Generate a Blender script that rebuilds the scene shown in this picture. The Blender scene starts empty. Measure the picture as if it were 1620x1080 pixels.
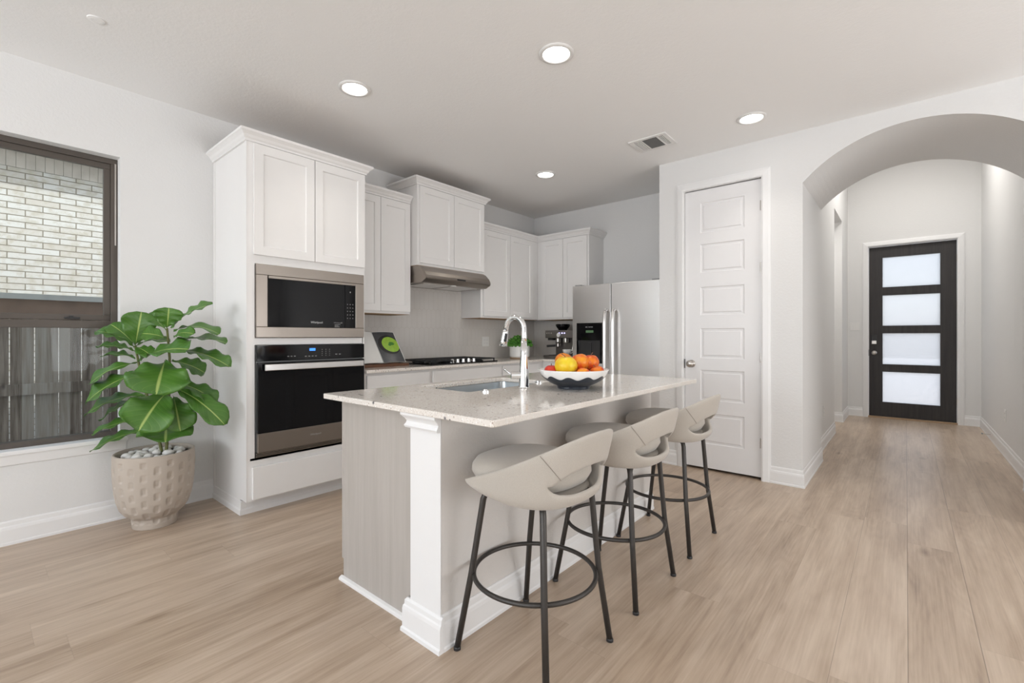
import bpy, bmesh, math, random
from mathutils import Vector, Matrix, noise as mnoise
random.seed(7)
PI = math.pi
S = bpy.context.scene
C = S.collection
SKY, SUN, L_REAR, L_SIDE, L_FOYER, L_SPOT = .355, 2.4, 50., 70., 16., 1.1
# ------------------------------------------------------------------ camera, sky, sun, room lights, exposure
H = 1.165
cam = bpy.data.cameras.new('camera'); co = bpy.data.objects.new('camera', cam); C.objects.link(co)
co.location = (0, 0, H); co.rotation_euler = (PI/2, 0, 0.7051)
cam.sensor_width = 36; cam.lens = 732.7/1620*36; cam.shift_y = (531.45-540)/1620; cam.clip_start = .02; cam.clip_end = 200
S.camera = co
S.view_settings.view_transform = 'Standard'; S.view_settings.look = 'None'
S.view_settings.gamma = 1; S.view_settings.use_curve_mapping = False
S.view_settings.exposure = 0.60
w = bpy.data.worlds.new('sky'); S.world = w; w.use_nodes = True
nt = w.node_tree; nt.nodes.clear()
wo = nt.nodes.new('ShaderNodeOutputWorld'); bg = nt.nodes.new('ShaderNodeBackground')
sk = nt.nodes.new('ShaderNodeTexSky'); sk.sky_type = 'NISHITA'; sk.sun_disc = False
sk.sun_elevation = math.radians(40); sk.sun_rotation = math.radians(80); sk.dust_density = 2.0
hs = nt.nodes.new('ShaderNodeHueSaturation'); hs.inputs['Saturation'].default_value = .45
nt.links.new(sk.outputs[0], hs.inputs['Color']); nt.links.new(hs.outputs[0], bg.inputs[0])
bg.inputs[1].default_value = SKY
nt.links.new(bg.outputs[0], wo.inputs[0])
sun = bpy.data.lights.new('sun', 'SUN'); sun.energy = SUN; sun.angle = math.radians(.6); sun.color = (1, .96, .9)
so = bpy.data.objects.new('sun', sun); C.objects.link(so)
so.rotation_euler = Vector((-1, -.12, -.85)).to_track_quat('-Z', 'Y').to_euler()
def area(name, loc, direction, sx, sy, power, col=(1, 1, 1), spread=180):
    l = bpy.data.lights.new(name, 'AREA'); l.shape = 'RECTANGLE'; l.size = sx; l.size_y = sy; l.energy = power; l.color = col
    l.spread = math.radians(spread)
    o = bpy.data.objects.new(name, l); C.objects.link(o); o.location = loc
    o.rotation_euler = Vector(direction).to_track_quat('-Z', 'Y').to_euler(); return o
# daylight arriving through the openings of the living area behind the camera; the rest are added, unseen fill lights
area('daylight_rear_window', (-1.9, -3.98, 1.45), (0, 1, 1.25), 2.2, 1.7, L_REAR*1.55, (.90, .945, 1))
area('daylight_rear_patio', (1.3, -3.98, 1.25), (0, 1, 1.25), 2.6, 2.2, L_REAR*.95, (.92, .955, 1))
area('side_fill_light', (3.16, 2.3, 1.45), (-1, 0, .45), 2.8, 1.9, L_SIDE, (.97, .98, 1))  # added fill light; the right wall has no window
area('foyer_fill_light', (.05, 6.9, 3.70), (0, 0, -1), .9, .9, L_FOYER, (1, .97, .93))  # unseen area light added to brighten the foyer, no fixture
area('passage_area_light', (-1.35, 7.22, 2.69), (0, 0, -1), .3, .3, L_FOYER*.3, (1, .97, .93))  # bare area light under the unseen passage ceiling, no fixture

# ------------------------------------------------------------------ node helper and materials
MATS = {}
class NT:
    def __init__(s, name):
        m = bpy.data.materials.new(name); m.use_nodes = True; s.m = m; s.t = m.node_tree; s.b = s.t.nodes['Principled BSDF']; MATS[name] = m
    def n(s, typ, ins=None, **kw):
        x = s.t.nodes.new('ShaderNode'+typ)
        for k, v in kw.items(): setattr(x, k, v)
        for k, v in (ins or {}).items(): s.set(x, k, v)
        return x
    def set(s, x, k, v):
        i = x.inputs[k]
        if isinstance(v, bpy.types.NodeSocket): s.t.links.new(v, i)
        elif isinstance(v, bpy.types.Node): s.t.links.new(v.outputs[0], i)
        else: i.default_value = v
    def math(s, op, a, b=0.0, c=None):
        x = s.n('Math', operation=op); s.set(x, 0, a); s.set(x, 1, b)
        if c is not None: s.set(x, 2, c)
        return x.outputs[0]
    def mix(s, f, a, b, blend='MIX'):
        x = s.n('Mix', data_type='RGBA', blend_type=blend); s.set(x, 0, f); s.set(x, 6, a); s.set(x, 7, b); return x.outputs[2]
    def ramp(s, f, stops):
        x = s.n('ValToRGB'); s.set(x, 0, f); e = x.color_ramp.elements
        while len(e) < len(stops): e.new(.5)
        for i, (p, c) in enumerate(stops): e[i].position = p; e[i].color = c if len(c) == 4 else (*c, 1)
        return x.outputs[0]
    def co(s): return s.n('TexCoord').outputs['Object']
    def geo(s): return s.n('NewGeometry').outputs['Position']
    def xyz(s, v):
        x = s.n('SeparateXYZ'); s.set(x, 0, v); return x.outputs
    def comb(s, x=0., y=0., z=0.):
        c = s.n('CombineXYZ'); s.set(c, 0, x); s.set(c, 1, y); s.set(c, 2, z); return c.outputs[0]
    def noise(s, v, scale, detail=2., rough=.5, out=0):
        return s.n('TexNoise', {'Vector': v, 'Scale': scale, 'Detail': detail, 'Roughness': rough}).outputs[out]
    def bump(s, h, strength=.3, dist=.002):
        b = s.n('Bump', {'Height': h, 'Strength': strength, 'Distance': dist}); s.set(s.b, 'Normal', b.outputs[0])
    def P(s, **kw):
        for k, v in kw.items():
            k = {'col': 'Base Color', 'rough': 'Roughness', 'metal': 'Metallic', 'trans': 'Transmission Weight', 'ior': 'IOR', 'alpha': 'Alpha', 'coat': 'Coat Weight',
                 'emis': 'Emission Color', 'emstr': 'Emission Strength', 'sheen': 'Sheen Weight', 'spec': 'Specular IOR Level', 'sss': 'Subsurface Weight', 'aniso': 'Anisotropic'}[k]
            if isinstance(v, tuple) and len(v) == 3: v = (*v, 1)
            s.set(s.b, k, v)
        return s
def plain(name, col, rough=.5, metal=0., var=.04, scale=12., bump=0., bscale=300., **kw):
    a = NT(name); v = a.geo()
    n = a.noise(v, scale, 3.)
    c = a.mix(n, tuple(x*(1-var) for x in col)+(1,), tuple(min(1, x*(1+var)) for x in col)+(1,))
    a.P(col=c, rough=rough, metal=metal, **kw)
    if bump: a.bump(a.noise(v, bscale, 2.), bump, .002)
    return a.m
def textured_paint(name, col, strength=.35, scale=55., rough=.75):
    a = NT(name); v = a.geo()
    n1 = a.noise(v, scale, 3., .55); n2 = a.noise(v, scale*2.4, 2.)
    h = a.math('ADD', a.math('MULTIPLY', n1, 1.), a.math('MULTIPLY', n2, .4))
    a.P(col=a.mix(a.noise(v, 1.2, 2.), tuple(x*.985 for x in col)+(1,), (*col, 1)), rough=rough); a.bump(h, strength, .004); return a.m
M_WALL = textured_paint('wall_paint', (.785, .78, .77))
M_CEIL = textured_paint('ceiling_paint', (.92, .915, .905), .3, 45.)
M_PONY = textured_paint('island_wall_paint', (.72, .69, .66), .4, 70.)
M_TRIM = plain('trim_paint', (.85, .845, .84), .35, var=.01)
M_CAB = plain('cabinet_paint', (.84, .825, .81), .38, var=.012)
M_DOOR = plain('door_paint', (.83, .82, .82), .35, var=.01)
M_BLACK = plain('black_glass', (.004, .004, .005), .07, var=0, spec=.28)
M_BLACKM = plain('black_metal', (.02, .02, .021), .45, var=.1)
M_IRON = plain('cast_iron', (.015, .015, .016), .6, bump=.3)
M_CHROME = plain('chrome', (.82, .83, .84), .07, 1., var=0)
M_NICKEL = plain('satin_nickel', (.55, .52, .49), .28, 1., var=.02)
M_LEG = plain('stool_leg_metal', (.065, .06, .056), .42, .6, var=.05)
M_WHITE = plain('white_ceramic', (.86, .85, .83), .15, var=.01)
M_PLASTIC = plain('white_plastic', (.82, .81, .79), .35, var=.01)
M_GREYP = plain('grey_plastic', (.3, .3, .3), .5)
M_CHAR = plain('charcoal_glaze', (.028, .034, .046), .35, var=.1)
M_FRAME = plain('bronze_window_frame', (.095, .08, .068), .45, .2)
M_SOIL = plain('dark_soil', (.02, .018, .015), .9, bump=1., bscale=80.)
M_STEM = plain('plant_stem', (.12, .13, .035), .6, var=.3, scale=60.)
M_PEB = plain('white_pebble', (.74, .72, .69), .45, var=.12, scale=30.)
M_SCREEN = plain('sensor_grille', (.2, .2, .195), .7)
M_GROUND = plain('concrete_ground', (.55, .54, .52), .9, var=.08, scale=3., bump=.4)
M_ROOF = plain('roof_fascia', (.42, .38, .34), .8)
M_SOFFIT = plain('soffit_board', (.7, .68, .65), .8)
M_WOOD = plain('walnut_wood', (.16, .07, .035), .4, var=.3, scale=20.)
M_LIGHTWOOD = plain('unfinished_wood_top', (.42, .27, .15), .7, var=.12)
M_OAKBASE = plain('pale_wood_base', (.42, .28, .17), .5, var=.1)
M_PAGE = plain('white_page', (.84, .84, .82), .5, var=.01)
M_INK = plain('grey_ink', (.35, .35, .35), .6)
M_PHOTO = plain('dark_photo_page', (.075, .078, .085), .3, var=.5, scale=14.)
M_SOUP = plain('green_soup_photo', (.32, .55, .05), .35, var=.25, scale=40.)
M_GARN = plain('green_garnish_photo', (.05, .22, .02), .35, var=.4, scale=60.)
M_LOGO = plain('pale_grey_lettering', (.55, .55, .55), .4, .3)
M_DIM = plain('dim_grey_lettering', (.22, .22, .22), .4)
M_BASIL = plain('basil_leaf', (.08, .26, .03), .5, var=.5, scale=60.)
def emis(name, col, st, base=(.8, .8, .8)):
    a = NT(name); a.P(col=base, emis=col, emstr=st, rough=.5); return a.m
M_LAMP = emis('downlight_lens', (1, .97, .93), 9.)
M_BLUE = emis('blue_display', (.05, .25, 1), 1.2, (.01, .02, .05))
M_LED = emis('violet_button_light', (.5, .45, 1), .9)
M_GLED = emis('green_display', (.2, .45, .18), .12, (.05, .08, .05))
# brushed stainless steel
def steel(name, col, axis, rough=.27):
    a = NT(name); x, y, z = a.xyz(a.geo())
    k = {'z': (z, 260.), 'y': (y, 260.)}[axis]
    v = a.comb(a.math('MULTIPLY', x, 2.5), a.math('MULTIPLY', y, 2.5 if axis == 'z' else 260.), a.math('MULTIPLY', z, 260. if axis == 'z' else 2.5))
    n = a.noise(v, 1., 2.)
    a.P(col=a.mix(n, tuple(c*.96 for c in col)+(1,), (*col, 1)), metal=1., rough=a.math('MULTIPLY_ADD', n, .05, rough-.02)); return a.m
M_STEEL = steel('brushed_stainless', (.74, .73, .72), 'z', .3)
M_STEELW = steel('warm_brushed_stainless', (.36, .32, .285), 'z', .34)
M_SINK = plain('sink_steel', (.55, .58, .6), .3, 1., var=.05)
# plank floor running along y
def floor_mat():
    a = NT('oak_plank_floor'); x, y, z = a.xyz(a.geo())
    W, Lp = .2085, 1.83
    u = a.math('DIVIDE', a.math('SUBTRACT', x, .005), W); row = a.math('FLOOR', u); fu = a.math('FRACT', u)
    r = a.n('TexWhiteNoise', {'W': a.math('ADD', row, .37)}, noise_dimensions='1D').outputs[0]
    v = a.math('ADD', a.math('DIVIDE', y, Lp), a.math('MULTIPLY', r, 7.3)); col = a.math('FLOOR', v); fv = a.math('FRACT', v)
    pid = a.n('TexWhiteNoise', {'Vector': a.comb(row, col, 0.)}, noise_dimensions='3D')
    rnd = pid.outputs[0]
    off = a.math('MULTIPLY', rnd, 43.)
    g1 = a.noise(a.comb(a.math('MULTIPLY', x, 9.), a.math('MULTIPLY', y, .8), off), 1.6, 5., .62)
    g2 = a.noise(a.comb(a.math('MULTIPLY', x, 120.), a.math('MULTIPLY', y, 2.2), off), 1., 3., .5)
    big = a.noise(a.comb(a.math('MULTIPLY', x, 3.), a.math('MULTIPLY', y, .7), off), 1.3, 3., .5)
    # cathedral rings
    dist = a.noise(a.comb(a.math('MULTIPLY', x, 4.), a.math('MULTIPLY', y, .55), off), 1.2, 2.)
    ring = a.math('PINGPONG', a.math('MULTIPLY', dist, 16.), .5)
    ringf = a.math('MULTIPLY', a.math('SUBTRACT', ring, .25), .11)
    kn = a.n('TexVoronoi', {'Vector': a.comb(a.math('MULTIPLY', x, 3.2), a.math('MULTIPLY', y, 1.3), off), 'Scale': 1.1}, feature='F1').outputs['Distance']
    knot = a.n('MapRange', {0: kn, 1: 0., 2: .12, 3: .55, 4: 0.}, clamp=True).outputs[0]
    t = a.math('ADD', a.math('MULTIPLY_ADD', g1, .80, -.125), a.math('MULTIPLY', g2, .30))
    t = a.math('ADD', t, a.math('MULTIPLY_ADD', big, .24, .055)); t = a.math('ADD', t, ringf)
    t = a.math('ADD', t, a.math('MULTIPLY', a.math('SUBTRACT', rnd, .5), .12)); t = a.math('SUBTRACT', t, a.math('MULTIPLY', knot, .5))
    c = a.ramp(t, [(.25, (.235, .162, .114)), (.46, (.40, .298, .215)), (.60, (.49, .378, .282)), (.80, (.60, .482, .375))])
    e = a.math('MINIMUM', fu, a.math('SUBTRACT', 1., fu)); e2 = a.math('MINIMUM', fv, a.math('SUBTRACT', 1., fv))
    s1 = a.n('MapRange', {0: e, 1: 0., 2: .0085, 3: 1., 4: 0.}, clamp=True).outputs[0]
    s2 = a.n('MapRange', {0: e2, 1: 0., 2: .0011, 3: 1., 4: 0.}, clamp=True).outputs[0]
    # a few boards meet with an open joint, most are tight
    near = a.math('COMPARE', row, .0, 1.2)
    sm = a.math('MAXIMUM', a.math('MULTIPLY', s1, a.math('MULTIPLY_ADD', near, .75, .10)), a.math('MULTIPLY', s2, .18))
    c = a.mix(sm, c, (.11, .08, .06, 1))
    a.P(col=c, rough=a.math('MULTIPLY_ADD', g1, .10, .285), spec=.5)
    h = a.math('SUBTRACT', a.math('ADD', a.math('MULTIPLY', g2, .5), a.math('MULTIPLY', g1, .4)), a.math('MULTIPLY', sm, 2.))
    a.bump(h, .12, .0015); return a.m
M_FLOOR = floor_mat()
# speckled quartz
def quartz():
    a = NT('speckled_quartz'); v = a.geo()
    base = a.mix(a.noise(v, 14., 4.), (.76, .70, .635, 1), (.84, .795, .74, 1))
    c = base
    for sc, th, colr, f in ((110., .2, (.92, .91, .89, 1), .55), (210., .22, (.52, .45, .39, 1), .72), (95., .17, (.36, .27, .21, 1), .84), (52., .13, (.09, .08, .09, 1), .87), (27., .12, (.04, .04, .05, 1), .86)):
        vo = a.n('TexVoronoi', {'Vector': a.n('VectorMath', {0: v, 1: (sc*.013, sc*.7, sc*.03)}, operation='ADD').outputs[0], 'Scale': sc}, feature='F1')
        pick = a.math('GREATER_THAN', a.xyz(vo.outputs['Color'])[0], f)
        m = a.n('MapRange', {0: vo.outputs['Distance'], 1: th, 2: th*2.2, 3: .9, 4: 0.}, clamp=True).outputs[0]
        c = a.mix(a.math('MULTIPLY', m, pick), c, colr)
    a.P(col=c, rough=.1, spec=.5, coat=.15); return a.m
M_QUARTZ = quartz()
def grain_panel(name, c1, c2):
    a = NT(name); x, y, z = a.xyz(a.geo())
    n = a.noise(a.comb(a.math('MULTIPLY', x, 45.), a.math('MULTIPLY', y, 45.), a.math('MULTIPLY', z, 1.6)), 1., 4., .6)
    n2 = a.noise(a.comb(a.math('MULTIPLY', x, 260.), a.math('MULTIPLY', y, 260.), a.math('MULTIPLY', z, 12.)), 1., 2.)
    a.P(col=a.mix(a.math('MULTIPLY_ADD', n2, .35, a.math('MULTIPLY_ADD', n, 1.3, -.35)), (*c1, 1), (*c2, 1)), rough=.55); a.bump(n2, .1, .0008); return a.m
M_PANEL = grain_panel('pale_grained_panel', (.40, .365, .33), (.50, .465, .43))
M_DARKWOOD = grain_panel('dark_stained_door_wood', (.012, .011, .012), (.045, .038, .036))
def brick():
    a = NT('whitewashed_brick'); x, y, z = a.xyz(a.geo())
    v = a.comb(y, z, 0.)
    b = a.n('TexBrick', {'Vector': v, 'Color1': (.375, .355, .34, 1), 'Color2': (.30, .262, .225, 1), 'Mortar': (.15, .125, .10, 1), 'Scale': 1., 'Mortar Size': .0055, 'Mortar Smooth': .2, 'Bias': -.35, 'Brick Width': .285, 'Row Height': .0705})
    b.offset = .5
    n = a.noise(v, 9., 5., .65); p = a.ramp(n, [(.47, (0, 0, 0)), (.62, (1, 1, 1))])
    c = a.mix(a.math('MULTIPLY', a.n('RGBToBW', {0: p}).outputs[0], .55), b.outputs[0], (.25, .215, .165, 1))
    c2 = a.mix(b.outputs[1], c, b.outputs[0])
    a.P(col=c2, rough=.9); a.bump(a.math('MULTIPLY_ADD', b.outputs[1], -1., a.math('MULTIPLY', n, .3)), .8, .006); return a.m
M_BRICK = brick()
M_SOLDIER = plain('soldier_brick', (.33, .29, .26), .9, var=.3, scale=7., bump=.5, bscale=60.)
def fence_m():
    a = NT('weathered_cedar'); x, y, z = a.xyz(a.geo())
    k = a.math('FLOOR', a.math('DIVIDE', y, .143)); r = a.n('TexWhiteNoise', {'W': k}, noise_dimensions='1D').outputs[0]
    n = a.noise(a.comb(a.math('MULTIPLY', x, 40.), a.math('MULTIPLY', y, 40.), a.math('MULTIPLY_ADD', z, 2.2, a.math('MULTIPLY', r, 9.))), 1., 4., .65)
    t = a.math('ADD', a.math('MULTIPLY', n, .8), a.math('MULTIPLY_ADD', r, .3, -.05))
    c = a.ramp(t, [(.25, (.13, .095, .075)), (.5, (.31, .25, .21)), (.8, (.45, .40, .36))])
    kn = a.n('TexVoronoi', {'Vector': a.comb(0., a.math('MULTIPLY', y, 7.), a.math('MULTIPLY', z, 3.4)), 'Scale': 1.}, feature='F1').outputs['Distance']
    c = a.mix(a.n('MapRange', {0: kn, 1: .03, 2: .11, 3: .7, 4: 0.}, clamp=True).outputs[0], c, (.06, .045, .035, 1))
    a.P(col=c, rough=.9); a.bump(n, .5, .003); return a.m
M_FENCE = fence_m()
M_RAIL = plain('reddish_cedar_rail', (.25, .165, .125), .9, var=.3, scale=9.)
M_CAPB = plain('grey_cedar_cap', (.50, .48, .46), .9, var=.1)
# elongated hexagon (picket) tile backsplash: u = horizontal, z = vertical
def picket(name, ax):
    a = NT(name); x, y, z = a.xyz(a.geo()); u = y if ax == 'y' else x
    W, Hh, K = .062, .21, .018
    # two offset lattices of vertical hexagons; the nearer centre wins
    def cell(ou, oz):
        cu = a.math('DIVIDE', a.math('ADD', u, ou), W); cz = a.math('DIVIDE', a.math('ADD', z, oz), Hh*2-2*K)
        du = a.math('MULTIPLY', a.math('ABSOLUTE', a.math('SUBTRACT', a.math('FRACT', cu), .5)), W)
        dz = a.math('MULTIPLY', a.math('ABSOLUTE', a.math('SUBTRACT', a.math('FRACT', cz), .5)), Hh*2-2*K)
        s1 = a.math('SUBTRACT', W/2, du)
        s2 = a.math('MULTIPLY', a.math('SUBTRACT', a.math('SUBTRACT', Hh/2, dz), a.math('MULTIPLY', du, 2*K/W)), .86)
        return a.math('MINIMUM', s1, s2)
    d = a.math('MAXIMUM', cell(0, 0), cell(W/2, (Hh*2-2*K)/2))
    g = a.n('MapRange', {0: d, 1: .0006, 2: .0018, 3: 0., 4: 1.}, clamp=True).outputs[0]
    c = a.mix(g, (.54, .50, .45, 1), a.mix(a.noise(a.geo(), 6., 2.), (.66, .625, .585, 1), (.72, .69, .655, 1)))
    a.P(col=c, rough=a.math('MULTIPLY_ADD', g, -.45, .7)); a.bump(g, .35, .0015); return a.m
M_TILEY = picket('picket_tile_left', 'y'); M_TILEX = picket('picket_tile_back', 'x')
def fabric():
    a = NT('greige_boucle_fabric'); v = a.co()
    n = a.noise(v, 420., 3.); n2 = a.noise(v, 9., 3.)
    c = a.mix(n, (.40, .36, .31, 1), (.57, .525, .47, 1)); c = a.mix(a.math('MULTIPLY', n2, .35), c, (.47, .43, .375, 1))
    a.P(col=c, rough=.95, sheen=.3); a.bump(n, .45, .0012); return a.m
M_FAB = fabric()
def pot_m():
    a = NT('beige_planter'); v = a.geo()
    a.P(col=a.mix(a.noise(v, 5., 3.), (.44, .375, .315, 1), (.53, .465, .40, 1)), rough=.8); a.bump(a.noise(v, 350., 2.), .2, .001); return a.m
M_POT = pot_m()
def leaf_m():
    a = NT('fiddle_leaf'); uv = a.n('UVMap').outputs[0]; x, y, z = a.xyz(uv)
    ax = a.math('ABSOLUTE', a.math('SUBTRACT', x, .5))
    mid = a.n('MapRange', {0: ax, 1: .012, 2: .035, 3: 1., 4: 0.}, clamp=True).outputs[0]
    rib = a.math('PINGPONG', a.math('MULTIPLY', a.math('SUBTRACT', y, a.math('MULTIPLY', ax, .55)), 9.), .5)
    ribm = a.n('MapRange', {0: rib, 1: 0., 2: .06, 3: .35, 4: 0.}, clamp=True).outputs[0]
    n = a.noise(a.geo(), 9., 3.)
    c = a.mix(n, (.035, .115, .014, 1), (.10, .24, .032, 1))
    c = a.mix(a.math('MAXIMUM', mid, a.math('MULTIPLY', ribm, .5)), c, (.36, .47, .13, 1))
    a.P(col=c, rough=.38, spec=.5, sss=.0)
    a.bump(a.math('ADD', rib, a.math('MULTIPLY', mid, -.6)), .35, .003); return a.m
M_LEAF = leaf_m()
def fruit(name, c1, c2, sc=5., c3=None):
    a = NT(name); v = a.co(); n = a.noise(v, sc*4, 3., .6); c = a.ramp(n, [(.38, c1), (.62, c2)])
    a.P(col=c, rough=.35, spec=.4); return a.m
M_F = {'yellow': fruit('yellow_fruit', (.80, .47, .012), (.82, .62, .03)), 'orange': fruit('orange_fruit', (.70, .17, .005), (.80, .30, .01)),
       'peach': fruit('peach_fruit', (.70, .06, .01), (.84, .33, .02)), 'red': fruit('red_fruit', (.42, .008, .012), (.62, .05, .02)),
       'redgold': fruit('red_gold_fruit', (.48, .012, .01), (.80, .22, .015))}
def glass(name, col=(.9, .95, .95), rough=0.):
    a = NT(name); t = a.n('BsdfTransparent', {0: (*col, 1)}); g = a.n('BsdfGlossy', {0: (1, 1, 1, 1), 'Roughness': rough}); m = a.n('MixShader')
    f = a.n('Fresnel', {'IOR': 1.45}); a.set(m, 0, a.math('MULTIPLY', f.outputs[0], .2)); a.set(m, 1, t.outputs[0]); a.set(m, 2, g.outputs[0])
    a.t.links.new(m.outputs[0], a.t.nodes['Material Output'].inputs[0]); return a.m
M_GLASS = glass('window_glass')
def frosted():
    a = NT('frosted_rain_glass'); v = a.geo()
    x, y, z = a.xyz(v)
    n = a.noise(a.comb(a.math('MULTIPLY', x, 1.), y, z), 85., 5., .8)
    tr = a.n('BsdfTranslucent', {0: (.95, .97, 1, 1)}); t2 = a.n('BsdfTransparent', {0: a.mix(n, (.12, .13, .15, 1), (1, 1, 1, 1))})
    g = a.n('BsdfGlossy', {0: (.8, .8, .8, 1), 'Roughness': .25}); b = a.n('Bump', {'Height': n, 'Strength': .6, 'Distance': .003})
    a.set(tr, 'Normal', b.outputs[0]); a.set(g, 'Normal', b.outputs[0])
    m1 = a.n('MixShader', {0: .62}); a.set(m1, 1, tr.outputs[0]); a.set(m1, 2, t2.outputs[0])
    m2 = a.n('MixShader', {0: .07}); a.set(m2, 1, m1.outputs[0]); a.set(m2, 2, g.outputs[0])
    a.t.links.new(m2.outputs[0], a.t.nodes['Material Output'].inputs[0]); return a.m
M_FROST = frosted()

# ------------------------------------------------------------------ mesh helpers
WL = {}
def wloc(p): return WL.get(p.as_pointer(), Vector((0, 0, 0))) if p else Vector((0, 0, 0))
def link(o, parent):
    C.objects.link(o)
    if parent: o.parent = parent
def obj(name, bm, m, parent=None, smooth=False, bevel=0., seg=2, sub=0, origin=None):
    """one mesh object; vertices given in world coordinates are moved into the parent's frame"""
    off = wloc(parent) if parent else Vector(origin or (0, 0, 0))
    if off.length: bmesh.ops.translate(bm, verts=bm.verts, vec=-off)
    me = bpy.data.meshes.new(name); bm.to_mesh(me); bm.free()
    for x in (m if isinstance(m, (list, tuple)) else [m]): me.materials.append(x)
    if smooth:
        for p in me.polygons: p.use_smooth = True
    o = bpy.data.objects.new(name, me); link(o, parent)
    if not parent and origin: o.location = origin
    WL[o.as_pointer()] = off.copy()
    if bevel:
        b = o.modifiers.new('b', 'BEVEL'); b.width = bevel; b.segments = seg; b.limit_method = 'ANGLE'; b.angle_limit = math.radians(40)
        if hasattr(b, 'harden_normals'): b.harden_normals = False
    if sub:
        q = o.modifiers.new('s', 'SUBSURF'); q.levels = sub; q.render_levels = sub
    return o
def thing(name, label, cat, loc, group=None, kind=None):
    o = bpy.data.objects.new(name, None); C.objects.link(o); o.location = loc; o.empty_display_size = .05
    WL[o.as_pointer()] = Vector(loc); tag(o, label, cat, group, kind); return o
def tag(o, label=None, cat=None, group=None, kind=None):
    if label: o['label'] = label
    if cat: o['category'] = cat
    if group: o['group'] = group
    if kind: o['kind'] = kind
    return o
def struct(name, bm, m, label=None, parent=None, **kw):
    o = obj(name, bm, m, parent, **kw)
    if not parent: tag(o, label or name.replace('_', ' '), None, None, 'structure')
    return o
def B(): return bmesh.new()
def box(bm, x0, x1, y0, y1, z0, z1, mi=0):
    v = [bm.verts.new((x, y, z)) for z in (z0, z1) for y in (y0, y1) for x in (x0, x1)]
    for f in ((0, 2, 3, 1), (4, 5, 7, 6), (0, 1, 5, 4), (2, 6, 7, 3), (0, 4, 6, 2), (1, 3, 7, 5)):
        q = bm.faces.new([v[i] for i in f]); q.material_index = mi
    return bm
def bx(*a): return box(B(), *a)
def FX(x0): return lambda u, v, w: (x0+w, u, v)          # wall facing +x: u=y, v=z, w out
def FY(y0): return lambda u, v, w: (u, y0-w, v)          # wall facing -y: u=x
def FXN(x0): return lambda u, v, w: (x0-w, u, v)
def pbox(bm, M, u0, u1, v0, v1, w0, w1, mi=0):
    p = [M(u, v, w) for u in (u0, u1) for v in (v0, v1) for w in (w0, w1)]
    xs, ys, zs = zip(*p); return box(bm, min(xs), max(xs), min(ys), max(ys), min(zs), max(zs), mi)
def panel(bm, M, u0, u1, v0, v1, rail=.057, t=.02, rec=.009, step=.005, openings=None, raised=0.):
    """flat door with one or several recessed rectangles"""
    ops = openings or [(u0+rail, u1-rail, v0+rail, v1-rail)]
    us = sorted({u0, u1, *[o[0] for o in ops], *[o[1] for o in ops]}); vs = sorted({v0, v1, *[o[2] for o in ops], *[o[3] for o in ops]})
    g = {}
    def V(u, v, w):
        k = (round(u, 5), round(v, 5), round(w, 5))
        if k not in g: g[k] = bm.verts.new(M(u, v, w))
        return g[k]
    for i in range(len(us)-1):
        for j in range(len(vs)-1):
            a, b, c, d = us[i], us[i+1], vs[j], vs[j+1]
            if any(o[0] <= a+1e-6 and b <= o[1]+1e-6 and o[2] <= c+1e-6 and d <= o[3]+1e-6 for o in ops): continue
            bm.faces.new([V(a, c, t), V(b, c, t), V(b, d, t), V(a, d, t)])
    for o in ops:
        a, b, c, d = o; s = step
        O = [V(a, c, t), V(b, c, t), V(b, d, t), V(a, d, t)]; I = [V(a+s, c+s, t-rec), V(b-s, c+s, t-rec), V(b-s, d-s, t-rec), V(a+s, d-s, t-rec)]
        for k in range(4): bm.faces.new([O[k], O[(k+1) % 4], I[(k+1) % 4], I[k]])
        if raised:
            q = .022; J = [V(a+q, c+q, t-rec), V(b-q, c+q, t-rec), V(b-q, d-q, t-rec), V(a+q, d-q, t-rec)]
            q2 = .03; K = [V(a+q2, c+q2, t-rec+raised), V(b-q2, c+q2, t-rec+raised), V(b-q2, d-q2, t-rec+raised), V(a+q2, d-q2, t-rec+raised)]
            for X, Y in ((I, J), (J, K)):
                for k in range(4): bm.faces.new([X[k], X[(k+1) % 4], Y[(k+1) % 4], Y[k]])
            bm.faces.new(K)
        else: bm.faces.new(I)
    # sides and back
    F = [V(u0, v0, t), V(u1, v0, t), V(u1, v1, t), V(u0, v1, t)]; G = [V(u0, v0, 0), V(u1, v0, 0), V(u1, v1, 0), V(u0, v1, 0)]
    for k in range(4): bm.faces.new([F[(k+1) % 4], F[k], G[k], G[(k+1) % 4]])
    bm.faces.new(G[::-1]); bmesh.ops.recalc_face_normals(bm, faces=bm.faces)
    return bm
def sweep(bm, M, path, prof, side=1, closed=False):
    """profile (offset in plane, out) swept with mitred corners along path [(u,v)]"""
    n = len(path); P = [Vector(p) for p in path]; rings = []
    for i in range(n):
        d1 = (P[i]-P[i-1]).normalized() if (i > 0 or closed) else None; d2 = (P[(i+1) % n]-P[i]).normalized() if (i < n-1 or closed) else None
        nn = []
        for d in (d1, d2):
            if d is not None: nn.append(Vector((d.y, -d.x))*side)
        m = sum(nn, Vector((0, 0))); m = m.normalized() if m.length > 1e-9 else nn[0]
        k = 1/max(.2, m.dot(nn[0]))
        rings.append([bm.verts.new(M(P[i].x+m.x*a*k, P[i].y+m.y*a*k, b)) for a, b in prof])
    L = n if closed else n-1
    for i in range(L):
        A, Bb = rings[i], rings[(i+1) % n]
        for j in range(len(prof)-1): bm.faces.new([A[j], A[j+1], Bb[j+1], Bb[j]])
        bm.faces.new([A[-1], A[0], Bb[0], Bb[-1]])
    if not closed:
        bm.faces.new(rings[0]); bm.faces.new(rings[-1][::-1])
    bmesh.ops.recalc_face_normals(bm, faces=bm.faces); return bm
FLOORM = lambda u, v, w: (u, v, w)
def atz(z): return lambda u, v, w: (u, v, z+w)
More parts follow.
